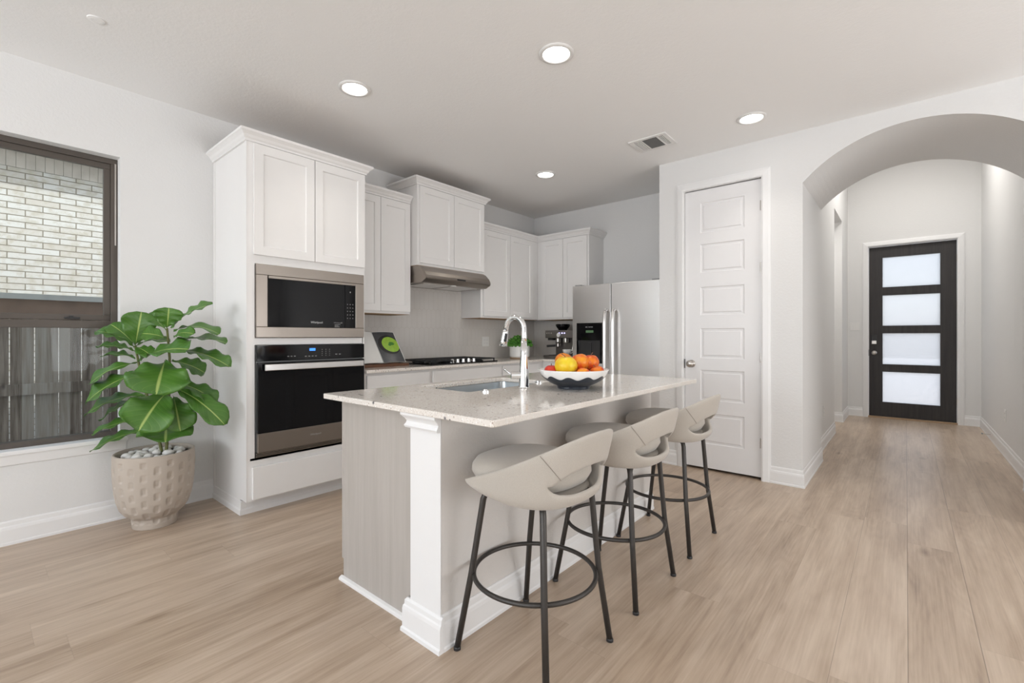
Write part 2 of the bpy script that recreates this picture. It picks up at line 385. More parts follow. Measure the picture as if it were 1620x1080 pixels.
BASE = [(0, 0), (.016, 0), (.016, .012), (.013, .018), (.013, .085), (.011, .098), (.007, .105), (.006, .125), (.003, .133), (0, .133)]
CROWN = [(0, 0), (.012, 0), (.014, .012), (.022, .02), (.03, .034), (.044, .046), (.05, .05), (.05, .066), (0, .066)]
def lathe(bm, prof, cx=0, cy=0, n=32, cap0=True, cap1=True, mi=0, mod=None):
    R = []
    for r, z in prof:
        R.append([bm.verts.new((cx+(r*(mod(2*PI*k/n, z) if mod else 1))*math.cos(2*PI*k/n), cy+(r*(mod(2*PI*k/n, z) if mod else 1))*math.sin(2*PI*k/n), z)) for k in range(n)])
    for i in range(len(R)-1):
        for k in range(n):
            f = bm.faces.new([R[i][k], R[i][(k+1) % n], R[i+1][(k+1) % n], R[i+1][k]]); f.material_index = mi
    if cap0: bm.faces.new(R[0][::-1]).material_index = mi
    if cap1: bm.faces.new(R[-1]).material_index = mi
    return bm
def tube(bm, pts, rad, n=10, closed=False, caps=True):
    P = [Vector(p) for p in pts]; m = len(P); rr = rad if isinstance(rad, (list, tuple)) else [rad]*m
    T = []
    for i in range(m):
        a = P[i-1] if (i > 0 or closed) else P[i]; b = P[(i+1) % m] if (i < m-1 or closed) else P[i]
        T.append((b-a).normalized())
    up = Vector((0, 0, 1)) if abs(T[0].z) < .9 else Vector((1, 0, 0))
    N = (up-T[0]*up.dot(T[0])).normalized(); R = []
    for i in range(m):
        N = (N-T[i]*N.dot(T[i])).normalized(); Bn = T[i].cross(N)
        R.append([bm.verts.new(P[i]+(N*math.cos(2*PI*k/n)+Bn*math.sin(2*PI*k/n))*rr[i]) for k in range(n)])
    for i in range(m if closed else m-1):
        for k in range(n): bm.faces.new([R[i][k], R[i][(k+1) % n], R[(i+1) % m][(k+1) % n], R[(i+1) % m][k]])
    if caps and not closed: bm.faces.new(R[0][::-1]); bm.faces.new(R[-1])
    bmesh.ops.recalc_face_normals(bm, faces=bm.faces); return bm
def cyl(bm, p, q, r, n=20): return tube(bm, [p, q], r, n)
def ellips(bm, c, rx, ry, rz, seg=16, rot=None, bump=0., sd=0):
    q = bmesh.ops.create_uvsphere(bm, u_segments=seg, v_segments=max(6, seg*2//3), radius=1)['verts']
    M = Matrix.Translation(c) @ (rot or Matrix.Identity(4)) @ Matrix.Diagonal((rx, ry, rz, 1))
    for v in q:
        if bump: v.co *= 1+bump*mnoise.noise(v.co*1.6+Vector((sd, sd*2.1, 3)))
        v.co = M @ v.co
    return bm
def text(name, s, size, M4, m, parent, ext=.0004, align='CENTER'):
    cu = bpy.data.curves.new('t', 'FONT'); cu.body = s; cu.size = size; cu.extrude = ext; cu.align_x = align; cu.align_y = 'CENTER'; cu.resolution_u = 2
    to = bpy.data.objects.new('t', cu); C.objects.link(to)
    dg = bpy.context.evaluated_depsgraph_get(); me = bpy.data.meshes.new_from_object(to.evaluated_get(dg)); bpy.data.objects.remove(to)
    bm = B(); bm.from_mesh(me); bmesh.ops.transform(bm, matrix=M4, verts=bm.verts); bpy.data.meshes.remove(me)
    return obj(name, bm, m, parent)
def TX(x, y, z):   # text lying on a +x-facing plane, reading along +y
    return Matrix(((0, 0, 1, x), (1, 0, 0, y), (0, 1, 0, z), (0, 0, 0, 1)))
def TY(x, y, z):   # text on a -y-facing plane
    return Matrix(((1, 0, 0, x), (0, 0, -1, y), (0, 1, 0, z), (0, 0, 0, 1)))
def dup(root, loc, label=None, group=None):
    r = root.copy(); C.objects.link(r); r.location = loc
    if label: r['label'] = label
    if group: r['group'] = group
    for ch in list(root.children):
        c = ch.copy(); C.objects.link(c); c.parent = r
        for g in list(ch.children):
            d = g.copy(); C.objects.link(d); d.parent = c
    return r

def slab(outer, z0, z1, hole=None):
    bm = B(); es = []
    for loop in ([outer]+([hole] if hole else [])):
        vs = [bm.verts.new((x, y, z0)) for x, y in loop]
        es += [bm.edges.new((vs[i], vs[(i+1) % len(vs)])) for i in range(len(vs))]
    bmesh.ops.triangle_fill(bm, use_beauty=True, edges=es)
    bmesh.ops.dissolve_limit(bm, angle_limit=.01, verts=bm.verts, edges=bm.edges)
    r = bmesh.ops.extrude_face_region(bm, geom=bm.faces[:])
    bmesh.ops.translate(bm, verts=[g for g in r['geom'] if isinstance(g, bmesh.types.BMVert)], vec=(0, 0, z1-z0))
    bmesh.ops.recalc_face_normals(bm, faces=bm.faces); return bm
def rrect(x0, x1, y0, y1, r, n=6):
    out = []
    for cx, cy, a in ((x1-r, y1-r, 0), (x0+r, y1-r, 90), (x0+r, y0+r, 180), (x1-r, y0+r, 270)):
        out += [(cx+r*math.cos(math.radians(a+90*i/n)), cy+r*math.sin(math.radians(a+90*i/n))) for i in range(n+1)]
    return out

# ================================================================== THE ROOM
XW, YB, YF, ZC = -3.82, 4.95, 4.15, 2.745
bm = bx(-4.0, 3.3, -4.1, 9.0, -.12, 0); struct('floor', bm, M_FLOOR, 'pale oak plank floor')
bm = bx(-4.0, 3.3, -4.1, 5.16, ZC, 2.9); struct('ceiling', bm, M_CEIL, 'white textured ceiling')
bm = bx(-.9, 1.0, 5.16, 8.7, 3.75, 3.85); box(bm, -2.1, -.78, 6.5, 7.8, 2.71, 2.8); struct('ceiling_foyer', bm, M_CEIL, 'white foyer ceiling')
# left wall with window hole
WY0, WY1, WZ0, WZ1 = -.98, .63, .52, 2.305
bm = bx(-3.97, XW, -4.1, WY0, 0, ZC); box(bm, -3.97, XW, WY1, YB+.12, 0, ZC); box(bm, -3.97, XW, WY0, WY1, 0, WZ0); box(bm, -3.97, XW, WY0, WY1, WZ1, ZC)
bmesh.ops.remove_doubles(bm, verts=bm.verts, dist=1e-5); struct('wall_left', bm, M_WALL, 'white textured window wall')
struct('wall_back', bx(XW, -1.62, YB, YB+.12, 0, ZC), M_WALL, 'white wall behind the fridge')
# front wall with pantry opening and thick arch
DX0, DX1, DZ = -1.505, -.893, 2.445
AX0, AX1, AC, AS = -.605, .685, .04, 2.34
bm = bx(-1.74, DX0-.02, YF, YF+.12, 0, ZC); box(bm, DX0-.02, DX1+.02, YF, YF+.12, DZ+.02, ZC); box(bm, DX1+.02, AX0, YF, 5.16, 0, ZC)
box(bm, AX1, 3.3, YF, 5.16, 0, ZC)
N = 40; Ra = (.645**2+.29**2)/(2*.29)
def az(x): return 2.63-Ra+math.sqrt(max(0, Ra*Ra-(x-AC)**2))
pts = [AX0+(AX1-AX0)*i/N for i in range(N+1)]
V = [[bm.verts.new((x, y, z)) for (y, z) in ((YF, az(x)), (5.16, az(x)), (5.16, ZC), (YF, ZC))] for x in pts]
for i in range(N):
    a, b = V[i], V[i+1]
    for k in range(4): bm.faces.new([a[k], b[k], b[(k+1) % 4], a[(k+1) % 4]])
box(bm, -1.74, DX1+.02, 5.0, 5.16, 0, ZC); bmesh.ops.recalc_face_normals(bm, faces=bm.faces)
struct('wall_front', bm, M_WALL, 'white wall with the arched opening')
struct('wall_pantry_side', bx(-1.74, -1.62, YF+.12, YB, 0, ZC), M_WALL, 'white wall beside the fridge')
HL, HR = -.66, .735
bm = bx(HL-.12, HL, 5.16, 6.77, 0, 3.75); box(bm, HL-.12, HL, 6.77, 7.67, 2.71, 3.75); box(bm, -2.1, HL, 7.67, 8.6, 0, 3.75); struct('wall_hall_left', bm, M_WALL, 'white foyer wall with a side opening')
bm = bx(-2.1, -2.0, 6.5, 7.8, 0, 2.8); box(bm, -2.1, HL-.12, 6.5, 6.77, 0, 2.71); struct('wall_passage', bm, M_WALL, 'white wall inside the side passage')
struct('wall_hall_right', bx(HR, HR+.12, 5.16, 8.6, 0, 3.75), M_WALL, 'white right foyer wall')
YD = 8.43; FX0, FX1, FZ = -.41, .509, 2.445
bm = bx(HL, FX0-.03, YD, YD+.15, 0, 3.75); box(bm, FX1+.03, HR, YD, YD+.15, 0, 3.75); box(bm, FX0-.03, FX1+.03, YD, YD+.15, FZ+.03, 3.75); struct('wall_entry', bm, M_WALL, 'white wall around the front door')
bm = bx(HL-.12, HR+.12, 5.08, 5.16, 2.9, 3.85); struct('wall_hall_header', bm, M_WALL, 'white wall above the arch on the foyer side')
# walls behind the camera, with two wide openings
struct('wall_right', bx(3.2, 3.3, -4.1, YF, 0, ZC), M_WALL, 'white wall right of the camera')
bm = B()
for x0, x1, z0, z1 in ((-4, -3.0, 0, ZC), (-3.0, -.8, 0, .6), (-3.0, -.8, 2.3, ZC), (-.8, 0, 0, ZC), (0, 2.6, 2.35, ZC), (2.6, 3.3, 0, ZC)): box(bm, x0, x1, -4.1, -4.0, z0, z1)
struct('wall_rear', bm, M_WALL, 'white wall behind the camera')
struct('roof', box(box(box(bx(-4.42, 3.6, -4.5, 5.1, 3.0, 3.14), -4.42, -.78, 5.1, 9.3, 3.0, 3.14), .855, 3.6, 5.1, 9.3, 3.0, 3.14), -1.2, 1.3, 5.0, 9.3, 3.86, 3.96), M_ROOF, 'unseen roof slab shading the fence')  # out of view; eave put in to keep sun off the fence
# baseboards
bm = sweep(B(), FLOORM, [(XW, -4.0), (XW, 1.15)], BASE); struct('baseboard_left', bm, M_TRIM, 'white baseboard under the window')
bm = sweep(B(), FLOORM, [(-1.74, 4.95), (-1.74, YF), (-1.575, YF)], BASE, side=1)
# (the pier right of the pantry door wraps into the arch, steps and runs to the passage)
struct('baseboard_pantry', bm, M_TRIM, 'white baseboard left of the pantry door')
bm = sweep(B(), FLOORM, [(-.824, YF), (AX0, YF), (AX0, 5.16), (HL, 5.16), (HL, 6.77), (HL-.12, 6.77)], BASE, side=1); struct('baseboard_arch', bm, M_TRIM, 'white baseboard around the arch pier')
bm = sweep(B(), FLOORM, [(-2.0, 7.67), (HL, 7.67), (HL, YD), (FX0-.07, YD)], BASE, side=1); struct('baseboard_passage', bm, M_TRIM, 'white baseboard by the front door, left')
bm = sweep(B(), FLOORM, [(FX1+.07, YD), (HR, YD), (HR, 5.16)], BASE, side=1); struct('baseboard_foyer', bm, M_TRIM, 'white baseboard along the right foyer wall')
bm = sweep(B(), FLOORM, [(AX1, 5.16), (AX1, YF), (3.2, YF)], BASE, side=1); struct('baseboard_right', bm, M_TRIM, 'white baseboard right of the arch')

# window
win = thing('window_1', 'bronze framed window beside the plant', None, (-3.93, 0, WZ0), kind='structure')
F1 = FXN(-3.90)
def fr(bm, u0, u1, v0, v1, wd, x0, x1):
    for a, b, c, d in ((u0, u1, v0, v0+wd), (u0, u1, v1-wd, v1), (u0, u0+wd, v0+wd, v1-wd), (u1-wd, u1, v0+wd, v1-wd)): box(bm, x0, x1, a, b, c, d)
    return bm
obj('window_frame', fr(B(), WY0, WY1, WZ0, WZ1, .034, -3.965, -3.895), M_FRAME, win, bevel=.002)
us = fr(B(), WY0+.034, WY1-.034, 1.265, WZ1-.034, .034, -3.935, -3.905); box(us, -3.93, -3.895, WY0+.034, WY1-.034, 1.215, 1.262)
obj('upper_sash', us, M_FRAME, win, bevel=.002)
obj('lower_sash', fr(B(), WY0+.02, WY1-.02, WZ0+.012, 1.25, .018, -3.955, -3.93), M_FRAME, win, bevel=.002)
obj('sash_latch', box(bx(-3.897, -3.885, .38, .45, 1.27, 1.282), -3.9, -3.88, .40, .42, 1.282, 1.289), M_BLACKM, win, bevel=.002)
obj('pane', bx(-3.924, -3.921, WY0+.06, WY1-.06, 1.29, WZ1-.06), M_GLASS, win)
obj('pane', bx(-3.944, -3.941, WY0+.035, WY1-.035, WZ0+.03, 1.235), M_GLASS, win)
obj('balance_track', bx(-3.9, -3.89, WY1-.016, WY1-.008, 1.75, WZ1-.03), M_NICKEL, win)
bm = bx(-3.895, XW+.022, WY0-.03, WY1+.0, WZ0-.022, WZ0+.002); box(bm, XW, XW+.022, WY1, WY1+.035, WZ0-.022, WZ0+.002)
sweep(bm, FX(XW), [(WY0-.02, WZ0-.022), (WY1+.03, WZ0-.022)], [(0, 0), (0, .014), (.02, .012), (.055, .008), (.06, 0)], side=1)
struct('trim_1', bm, M_TRIM, 'white window sill and apron', bevel=.003)

# pantry door
pd = thing('door_1', 'white six panel pantry door', None, (DX0, YF, 0), kind='structure')
M = FY(YF+.045)
zs = [(2.065, 2.328), (1.717, 1.967), (1.347, 1.594), (.972, 1.232), (.605, .871), (.23, .496)]
obj('door_panel', panel(B(), M, DX0, DX1, .022, 2.44, t=.035, rec=.007, step=.008, raised=.0055, openings=[(-1.374, -1.018, a, b) for a, b in zs]), M_DOOR, pd)
CAS = [(0, 0), (0, .018), (.012, .022), (.05, .016), (.058, .012), (.066, .01), (.066, 0)]
bm = sweep(B(), FY(YF), [(DX0-.006, 0), (DX0-.006, DZ+.006), (DX1+.006, DZ+.006), (DX1+.006, 0)], CAS, side=-1); obj('door_casing', bm, M_TRIM, pd)
bm = bx(DX0-.02, DX0-.003, YF-.002, YF+.12, 0, DZ+.003); box(bm, DX1+.003, DX1+.02, YF-.002, YF+.12, 0, DZ+.003); box(bm, DX0-.02, DX1+.02, YF-.002, YF+.12, DZ+.003, DZ+.02); obj('door_jamb', bm, M_TRIM, pd)
bm = lathe(B(), [(.033, 0), (.033, .006), (.012, .01), (.011, .03), (.018, .036), (.029, .045), (.031, .056), (.026, .066), (.012, .071)], n=24)
bmesh.ops.transform(bm, matrix=Matrix.Translation((-1.448, YF+.01, .922)) @ Matrix.Rotation(PI/2, 4, 'X'), verts=bm.verts); obj('door_knob', bm, M_NICKEL, pd, smooth=True)
obj('latch_plate', bx(DX0-.0035, DX0-.001, YF-.004, YF+.03, .88, .96), M_BLACKM, pd)
for z in (2.22, 1.72, .99, .3):
    obj('hinge', cyl(B(), (DX1+.0, YF-.003, z-.04), (DX1+.0, YF-.003, z+.04), .006, 10), M_NICKEL, pd)
# front door
fd = thing('door_2', 'black front door with four frosted panes', None, (FX0, YD, 0), kind='structure')
rows = [(1.861, 2.284), (1.313, 1.744), (.765, 1.205), (.225, .657)]
bm = B(); yA, yB = YD+.045, YD+.09; G0, G1 = -.257, .35
box(bm, FX0, G0, yA, yB, .02, 2.44); box(bm, G1, FX1, yA, yB, .02, 2.44)
zz = [.02]+[v for r in rows[::-1] for v in r]+[2.44]
for i in range(0, len(zz), 2): box(bm, G0, G1, yA, yB, zz[i], zz[i+1])
obj('door_panel', bm, M_DARKWOOD, fd)
for a, b in rows: obj('frosted_pane', bx(G0-.002, G1+.002, YD+.062, YD+.07, a-.002, b+.002), M_FROST, fd)
bm = sweep(B(), FY(YD), [(FX0-.008, 0), (FX0-.008, FZ+.006), (FX1+.008, FZ+.006), (FX1+.008, 0)], CAS, side=-1); obj('door_casing', bm, M_TRIM, fd)
bm = bx(FX0-.03, FX0-.003, YD-.002, YD+.14, 0, FZ+.003); box(bm, FX1+.003, FX1+.03, YD-.002, YD+.14, 0, FZ+.003); box(bm, FX0-.03, FX1+.03, YD-.002, YD+.14, FZ+.003, FZ+.03); obj('door_jamb', bm, M_TRIM, fd)
obj('threshold', bx(FX0-.01, FX1+.01, YD-.01, YD+.14, 0, .018), M_OAKBASE, fd, bevel=.003)
dl = obj('deadbolt_keypad', bx(-.385, -.318, yA-.022, yA, 1.045, 1.185), M_BLACKM, fd, bevel=.006)
obj('turn_plate', bx(-.38, -.323, yA-.03, yA-.022, 1.05, 1.1), M_NICKEL, dl, bevel=.004)
bm = lathe(B(), [(.033, 0), (.033, .008), (.012, .012), (.011, .03), (.03, .045), (.031, .058), (.02, .068)], n=24)
bmesh.ops.transform(bm, matrix=Matrix.Translation((-.35, yA, .925)) @ Matrix.Rotation(PI/2, 4, 'X'), verts=bm.verts); obj('door_knob', bm, M_NICKEL, fd, smooth=True)
obj('latch_plate', bx(FX0-.0035, FX0-.001, YD-.004, yA, .88, .97), M_BLACKM, fd)
for z in (2.2, 1.57, .92, .3): obj('hinge', box(cyl(B(), (FX1+.006, YD+.036, z-.05), (FX1+.006, YD+.036, z+.05), .008, 10), FX1, FX1+.02, YD+.036, YD+.044, z-.05, z+.05), M_NICKEL, fd)

# ================================================================== OUTSIDE
struct('ground', bx(-30, 30, -30, 40, -.42, -.3), M_GROUND, 'pale concrete ground outside')
struct('floor_porch', bx(-1.5, 1.8, 8.6, 11.5, -.3, -.02), M_GROUND, 'pale concrete porch')
fe = thing('privacy_fence', 'grey weathered board fence seen through the left window', 'fence', (-5.5, .4, -.3))
for k in range(26):
    y0 = -1.5+k*.143+.0015; g = .0035 if k % 3 else .006
    obj('fence_board', bx(-5.516, -5.5, y0+g/2, y0+.143-g/2-.002, -.3, 1.46+.004*(k % 2)), M_FENCE, fe)
obj('middle_rail', bx(-5.5, -5.462, -1.5, 2.25, .685, .775), M_FENCE, fe)
obj('top_rail', bx(-5.5, -5.462, -1.5, 2.25, 1.33, 1.465), M_RAIL, fe)
obj('cap_board', bx(-5.56, -5.44, -1.5, 2.25, 1.465, 1.51), M_CAPB, fe)
nb = thing('neighbor_house', 'house with whitewashed brick wall beyond the fence', 'house', (-7.9, 1, -.3))
obj('brick_wall', bx(-7.95, -7.7, -8, 7, -.3, 3.08), M_BRICK, nb)
bm = B()
for k in range(130):
    y = -3+k*.078; box(bm, -7.95, -7.699+random.uniform(0, .003), y+.001, y+.0765, 3.083, 3.37)
sc_ = obj('soldier_course', bm, M_SOLDIER, nb)
obj('eave', bx(-8.2, -7.1, -8, 7, 3.385, 3.42), M_SOFFIT, nb); obj('roof', bx(-9.5, -7.08, -8, 7, 3.42, 3.6), M_ROOF, nb)

XC, YC = XW+.0015, YB-.0015
# ================================================================== CABINETS ALONG THE WINDOW WALL
tc = thing('oven_cabinet', 'tall white cabinet housing the microwave and the wall oven', 'cabinet', (-3.5, 1.58, 0))
X0, X1, Y0, Y1 = XC, -3.21, 1.155, 2.0
bm = bx(X0, -3.32, Y0, Y0+.02, 0, .1); box(bm, X0, X1, Y0, Y0+.02, .1, 2.42); box(bm, X0, X1, Y1-.02, Y1, .1, 2.42)
box(bm, X0, -3.3, Y0+.02, Y1, .0, .1)
# carcass front frame with the two appliance cut-outs
for a, b in ((.1, .375), (1.637, 2.42)): box(bm, -3.25, X1, Y0+.02, Y1-.02, a, b)
box(bm, -3.25, X1, 1.203, 1.985, 1.108, 1.152)
for a, b in ((Y0+.02, 1.203), (1.985, Y1-.02)): box(bm, -3.25, X1, a, b, .375, 1.637)
box(bm, X0, -3.79, Y0+.02, Y1-.02, .1, 2.42); box(bm, X0, X1, Y0+.02, Y1-.02, .36, .375); box(bm, X0, -3.25, Y0+.02, Y1-.02, 1.11, 1.15); box(bm, X0, -3.25, Y0+.02, Y1-.02, 1.64, 1.66)
obj('cabinet_body', bm, M_CAB, tc)
obj('top_panel', bx(X0, X1, Y0, Y1, 2.42, 2.428), M_LIGHTWOOD, tc)
obj('back_stile', bx(X0, X0+.03, Y0-.004, Y0, .0, 2.42), M_CAB, tc)
obj('face_stile', bx(X1-.028, X1+.002, Y0-.003, Y0, .1, 2.42), M_CAB, tc)
obj('toe_molding', sweep(B(), FLOORM, [(X0, Y0-.0), (-3.3, Y0-.0), (-3.3, Y1)], [(0, 0), (.012, 0), (.012, .03), (.006, .04), (.004, .085), (0, .09)], side=1), M_CAB, tc)
obj('door', panel(B(), FX(X1), 1.193, 1.592, 1.692, 2.408), M_CAB, tc); obj('door', panel(B(), FX(X1), 1.597, 1.992, 1.692, 2.408), M_CAB, tc)
obj('drawer', bx(X1, X1+.02, 1.185, 1.988, .112, .318), M_CAB, tc, bevel=.003)
obj('crown_molding', sweep(B(), atz(2.415), [(X0, Y0), (X1, Y0), (X1, Y1), (X0, Y1)], CROWN, side=1), M_CAB, tc)
# microwave
mw = thing('microwave', 'built-in stainless microwave with black glass door above the oven', 'microwave', (-3.3, 1.594, 1.155))
XM = X1+.0012
obj('housing', bx(-3.62, XM+.002, 1.21, 1.978, 1.16, 1.63), M_GREYP, mw)
bm = B(); fr(bm, 1.205, 1.983, 1.155, 1.634, .07, XM, XM+.02); obj('trim_frame', bm, M_STEELW, mw, bevel=.003)
obj('door', bx(XM, XM+.014, 1.277, 1.826, 1.225, 1.566), M_BLACK, mw, bevel=.002)
cp = obj('control_panel', bx(XM, XM+.014, 1.829, 1.913, 1.225, 1.566), M_BLACK, mw, bevel=.002)
obj('handle', bx(XM+.014, XM+.022, 1.28, 1.911, 1.545, 1.563), M_STEELW, mw, bevel=.002)
bm = B()
for i in range(5):
    for j in range(3): box(bm, XM+.014, XM+.0145, 1.845+j*.022, 1.851+j*.022, 1.295+i*.026, 1.302+i*.026)
obj('keypad', bm, M_DIM, cp); obj('clock_display', bx(XM+.014, XM+.0145, 1.868, 1.874, 1.49, 1.5), M_LOGO, cp)
text('lettering', 'Whirlpool', .021, TX(XM+.0145, 1.61, 1.262), M_LOGO, mw)
text('lettering', 'Whirlpool®', .014, TX(XM+.0145, 1.772, 1.262), M_DIM, mw); obj('rating_text', box(box(bx(XM+.0142, XM+.0146, 1.745, 1.79, 1.247, 1.251), XM+.0142, XM+.0146, 1.745, 1.775, 1.239, 1.243), XM+.0142, XM+.0146, 1.745, 1.785, 1.231, 1.235), M_DIM, mw)
# wall oven
ov = thing('built_in_oven', 'black glass wall oven with stainless handle and blue display', 'oven', (-3.3, 1.594, .378))
obj('housing', bx(-3.75, XM+.002, 1.212, 1.976, .38, 1.1), M_GREYP, ov)
cp = obj('control_panel', bx(XM, XM+.024, 1.205, 1.983, 1.0, 1.105), M_BLACK, ov, bevel=.003)
obj('display', bx(XM+.024, XM+.0245, 1.552, 1.595, 1.062, 1.08), M_BLUE, cp)
for i in range(4):
    for j in range(3): obj('touch_key', bx(XM+.024, XM+.0245, 1.642+j*.028, 1.647+j*.028, 1.025+i*.014, 1.030+i*.014), M_DIM, cp)
for y0_, y1_, z0_, n_ in [(1.52+j*.024, 1.533+j*.024, 1.022, 0) for j in range(4)]+[(1.40+j*.022, 1.412+j*.022, 1.025, 0) for j in range(3)]+[(1.745+j*.028, 1.76+j*.028, 1.03, 0) for j in range(2)]:
    obj('touch_key', bx(XM+.024, XM+.0245, y0_, y1_, z0_, z0_+.006), M_DIM, cp)
dr = obj('door', bx(XM, XM+.03, 1.211, 1.98, .533, .992), M_BLACK, ov, bevel=.003)
lp = obj('lower_panel', bx(XM, XM+.031, 1.211, 1.98, .41, .532), M_STEELW, ov, bevel=.002)
text('lettering', 'Whirlpool', .019, TX(XM+.0315, 1.594, .475), M_LOGO, lp)
bm = bx(XM+.05, XM+.062, 1.243, 1.957, .939, .981); h = obj('handle', bm, M_STEEL, ov, bevel=.004)
for y in (1.27, 1.93): obj('handle_mount', bx(XM+.028, XM+.052, y-.01, y+.01, .95, .972), M_STEEL, h)
bm = B()
for z in (.38, .390, .400): box(bm, XM, XM+.02, 1.207, 1.983, z, z+.005)
obj('vent_trim', bm, M_STEELW, ov); obj('vent_recess', bx(XM-.01, XM+.006, 1.207, 1.983, .378, .41), M_BLACKM, ov)

def upper(name, label, y0, y1, z0, z1, xf, doors, crownpath, left=False, right=False):
    t = thing(name, label, 'cabinet', ((XC+xf)/2, (y0+y1)/2, z0), 'upper cabinets on the window wall')
    obj('cabinet_body', bx(XC, xf, y0, y1, z0, z1), M_CAB, t, bevel=.0015)
    obj('top_panel', bx(XC, xf, y0, y1, z1, z1+.006), M_LIGHTWOOD, t)
    for a, b in doors: obj('door', panel(B(), FX(xf), a, b, z0+.022, z1-.02), M_CAB, t)
    if crownpath: obj('crown_molding', sweep(B(), atz(z1-.012), crownpath, CROWN, side=1), M_CAB, t)
    obj('bottom_edge', bx(XC+.01, xf-.004, y0+.004, y1-.004, z0-.003, z0), M_LIGHTWOOD, t)
    return t
UX = -3.51
upper('upper_cabinet', 'white upper cabinet between the oven cabinet and the range hood', 2.003, 2.66, 1.365, 2.40, UX, [(2.01, 2.333), (2.337, 2.652)], [(UX, 2.003), (UX, 2.66)])
HX = -3.405
upper('upper_cabinet', 'white raised upper cabinet right above the range hood', 2.663, 3.545, 1.817, 2.565, HX, [(2.682, 3.098), (3.102, 3.527)], [(XC, 2.663), (HX, 2.663), (HX, 3.545), (XC, 3.545)])
upper('upper_cabinet', 'white corner upper cabinet on the window wall behind the faucet', 3.60, 4.62, 1.365, 2.345, UX, [(3.63, 4.07), (4.075, 4.50)], [(UX, 3.60), (UX, 4.615), (-2.77, 4.615), (-2.77, YC)])
t = thing('upper_cabinet', 'white two door upper cabinet left of the refrigerator', 'cabinet', (-3.14, 4.78, 1.365), 'upper cabinets on the window wall')
del t['group']
obj('cabinet_body', bx(UX+.001, -2.77, 4.62, YC, 1.365, 2.345), M_CAB, t, bevel=.0015); obj('top_panel', bx(UX+.001, -2.77, 4.62, YC, 2.345, 2.351), M_LIGHTWOOD, t)
for a, b in ((-3.44, -3.122), (-3.117, -2.79)): obj('door', panel(B(), FY(4.62), a, b, 1.387, 2.325), M_CAB, t)
obj('bottom_edge', bx(UX+.01, -2.78, 4.625, YC-.01, 1.362, 1.365), M_LIGHTWOOD, t)

# range hood (slanted front)
hd = thing('range_hood', 'stainless under-cabinet range hood above the cooktop', 'range hood', (-3.6, 3.1, 1.66))
y0, y1 = 2.668, 3.54
prof = [(XC+.01, 1.66), (XC+.01, 1.8125), (-3.40, 1.8125), (-3.375, 1.800), (-3.318, 1.755), (-3.298, 1.72), (-3.296, 1.70), (-3.300, 1.69), (-3.36, 1.66)]
bm = B(); A = [bm.verts.new((x, y0+(.012 if x > -3.37 else 0), z)) for x, z in prof]; Bv = [bm.verts.new((x, y1-(.012 if x > -3.37 else 0), z)) for x, z in prof]
n = len(prof)
for i in range(n):
    if i != n-1: bm.faces.new([A[i], A[(i+1) % n], Bv[(i+1) % n], Bv[i]])
    else: bm.faces.new([A[i], A[0], Bv[0], Bv[i]])
bm.faces.new(A[::-1]); bm.faces.new(Bv); bmesh.ops.recalc_face_normals(bm, faces=bm.faces)
obj('hood_body', bm, M_STEELW, hd)
bm = B()
for a, b in ((2.75, 3.08), (3.12, 3.45)): box(bm, -3.72, -3.42, a, b, 1.654, 1.66)
obj('grease_filter', bm, M_STEEL, hd); obj('control_buttons', bx(-3.302, -3.2945, 3.06, 3.17, 1.70, 1.715), M_BLACKM, hd)
obj('hood_lamp', lathe(B(), [(.03, 1.652), (.03, 1.66)], -3.40, 3.1, 16), M_PLASTIC, hd)

# base cabinets
def base(label, y0, y1, fronts):
    t = thing('base_cabinet', label, 'cabinet', (-3.5, (y0+y1)/2, 0), 'base cabinets under the counter')
    bm = bx(XC, -3.22, y0, y1, .1, .874); box(bm, XC, -3.29, y0, y1, 0, .1); obj('cabinet_body', bm, M_CAB, t)
    for nm, a, b, c, d in fronts: obj(nm, panel(B(), FX(-3.22), a, b, c, d, rail=.05) if nm == 'door' else bx(-3.22, -3.2, a, b, c, d), M_CAB, t, bevel=.002 if nm != 'door' else 0)
base('white base cabinet under the cookbook, left of the cooktop', 2.003, 2.66, [('drawer', 2.02, 2.645, .70, .853), ('door', 2.02, 2.33, .12, .69), ('door', 2.335, 2.645, .12, .69)])
base('white base cabinet under the cooktop', 2.661, 3.60, [('drawer', 2.68, 3.585, .70, .853), ('door', 2.68, 3.13, .12, .69), ('door', 3.135, 3.585, .12, .69)])
base('white corner base cabinet right of the cooktop', 3.601, 4.33, [('drawer', 3.62, 4.25, .70, .853), ('door', 3.62, 4.25, .12, .69)])
t = thing('base_cabinet', 'white base cabinet under the espresso machine', 'cabinet', (-3.0, 4.6, 0), 'base cabinets under the counter')
bm = bx(XC, -2.735, 4.331, YC, .1, .874); box(bm, XC, -2.735, 4.40, YC, 0, .1); obj('cabinet_body', bm, M_CAB, t)
obj('drawer', bx(-3.14, -2.75, 4.311, 4.331, .70, .853), M_CAB, t, bevel=.002); obj('door', panel(B(), FY(4.331), -3.14, -2.75, .12, .69, rail=.05), M_CAB, t)
bm = slab([(XC, 2.002), (-3.175, 2.002), (-3.175, 4.285), (-2.735, 4.285), (-2.735, YC), (XC, YC)], .875, .90)
tag(obj('countertop', bm, M_QUARTZ, bevel=.003, origin=(-3.5, 3.4, .875)), 'speckled quartz countertop along the window wall carrying the cooktop', 'countertop')
bm = bx(XC, XC+.008, 2.003, YC-.008, .90, 1.362); box(bm, XC, XC+.008, 2.665, 3.598, 1.362, 1.815)
tag(obj('tile_backsplash', bm, M_TILEY, origin=(XC, 3.4, .9)), 'greige elongated tile backsplash behind the cooktop', 'backsplash')
bm = bx(XC+.008, -2.735, YC-.008, YC, .90, 1.362)
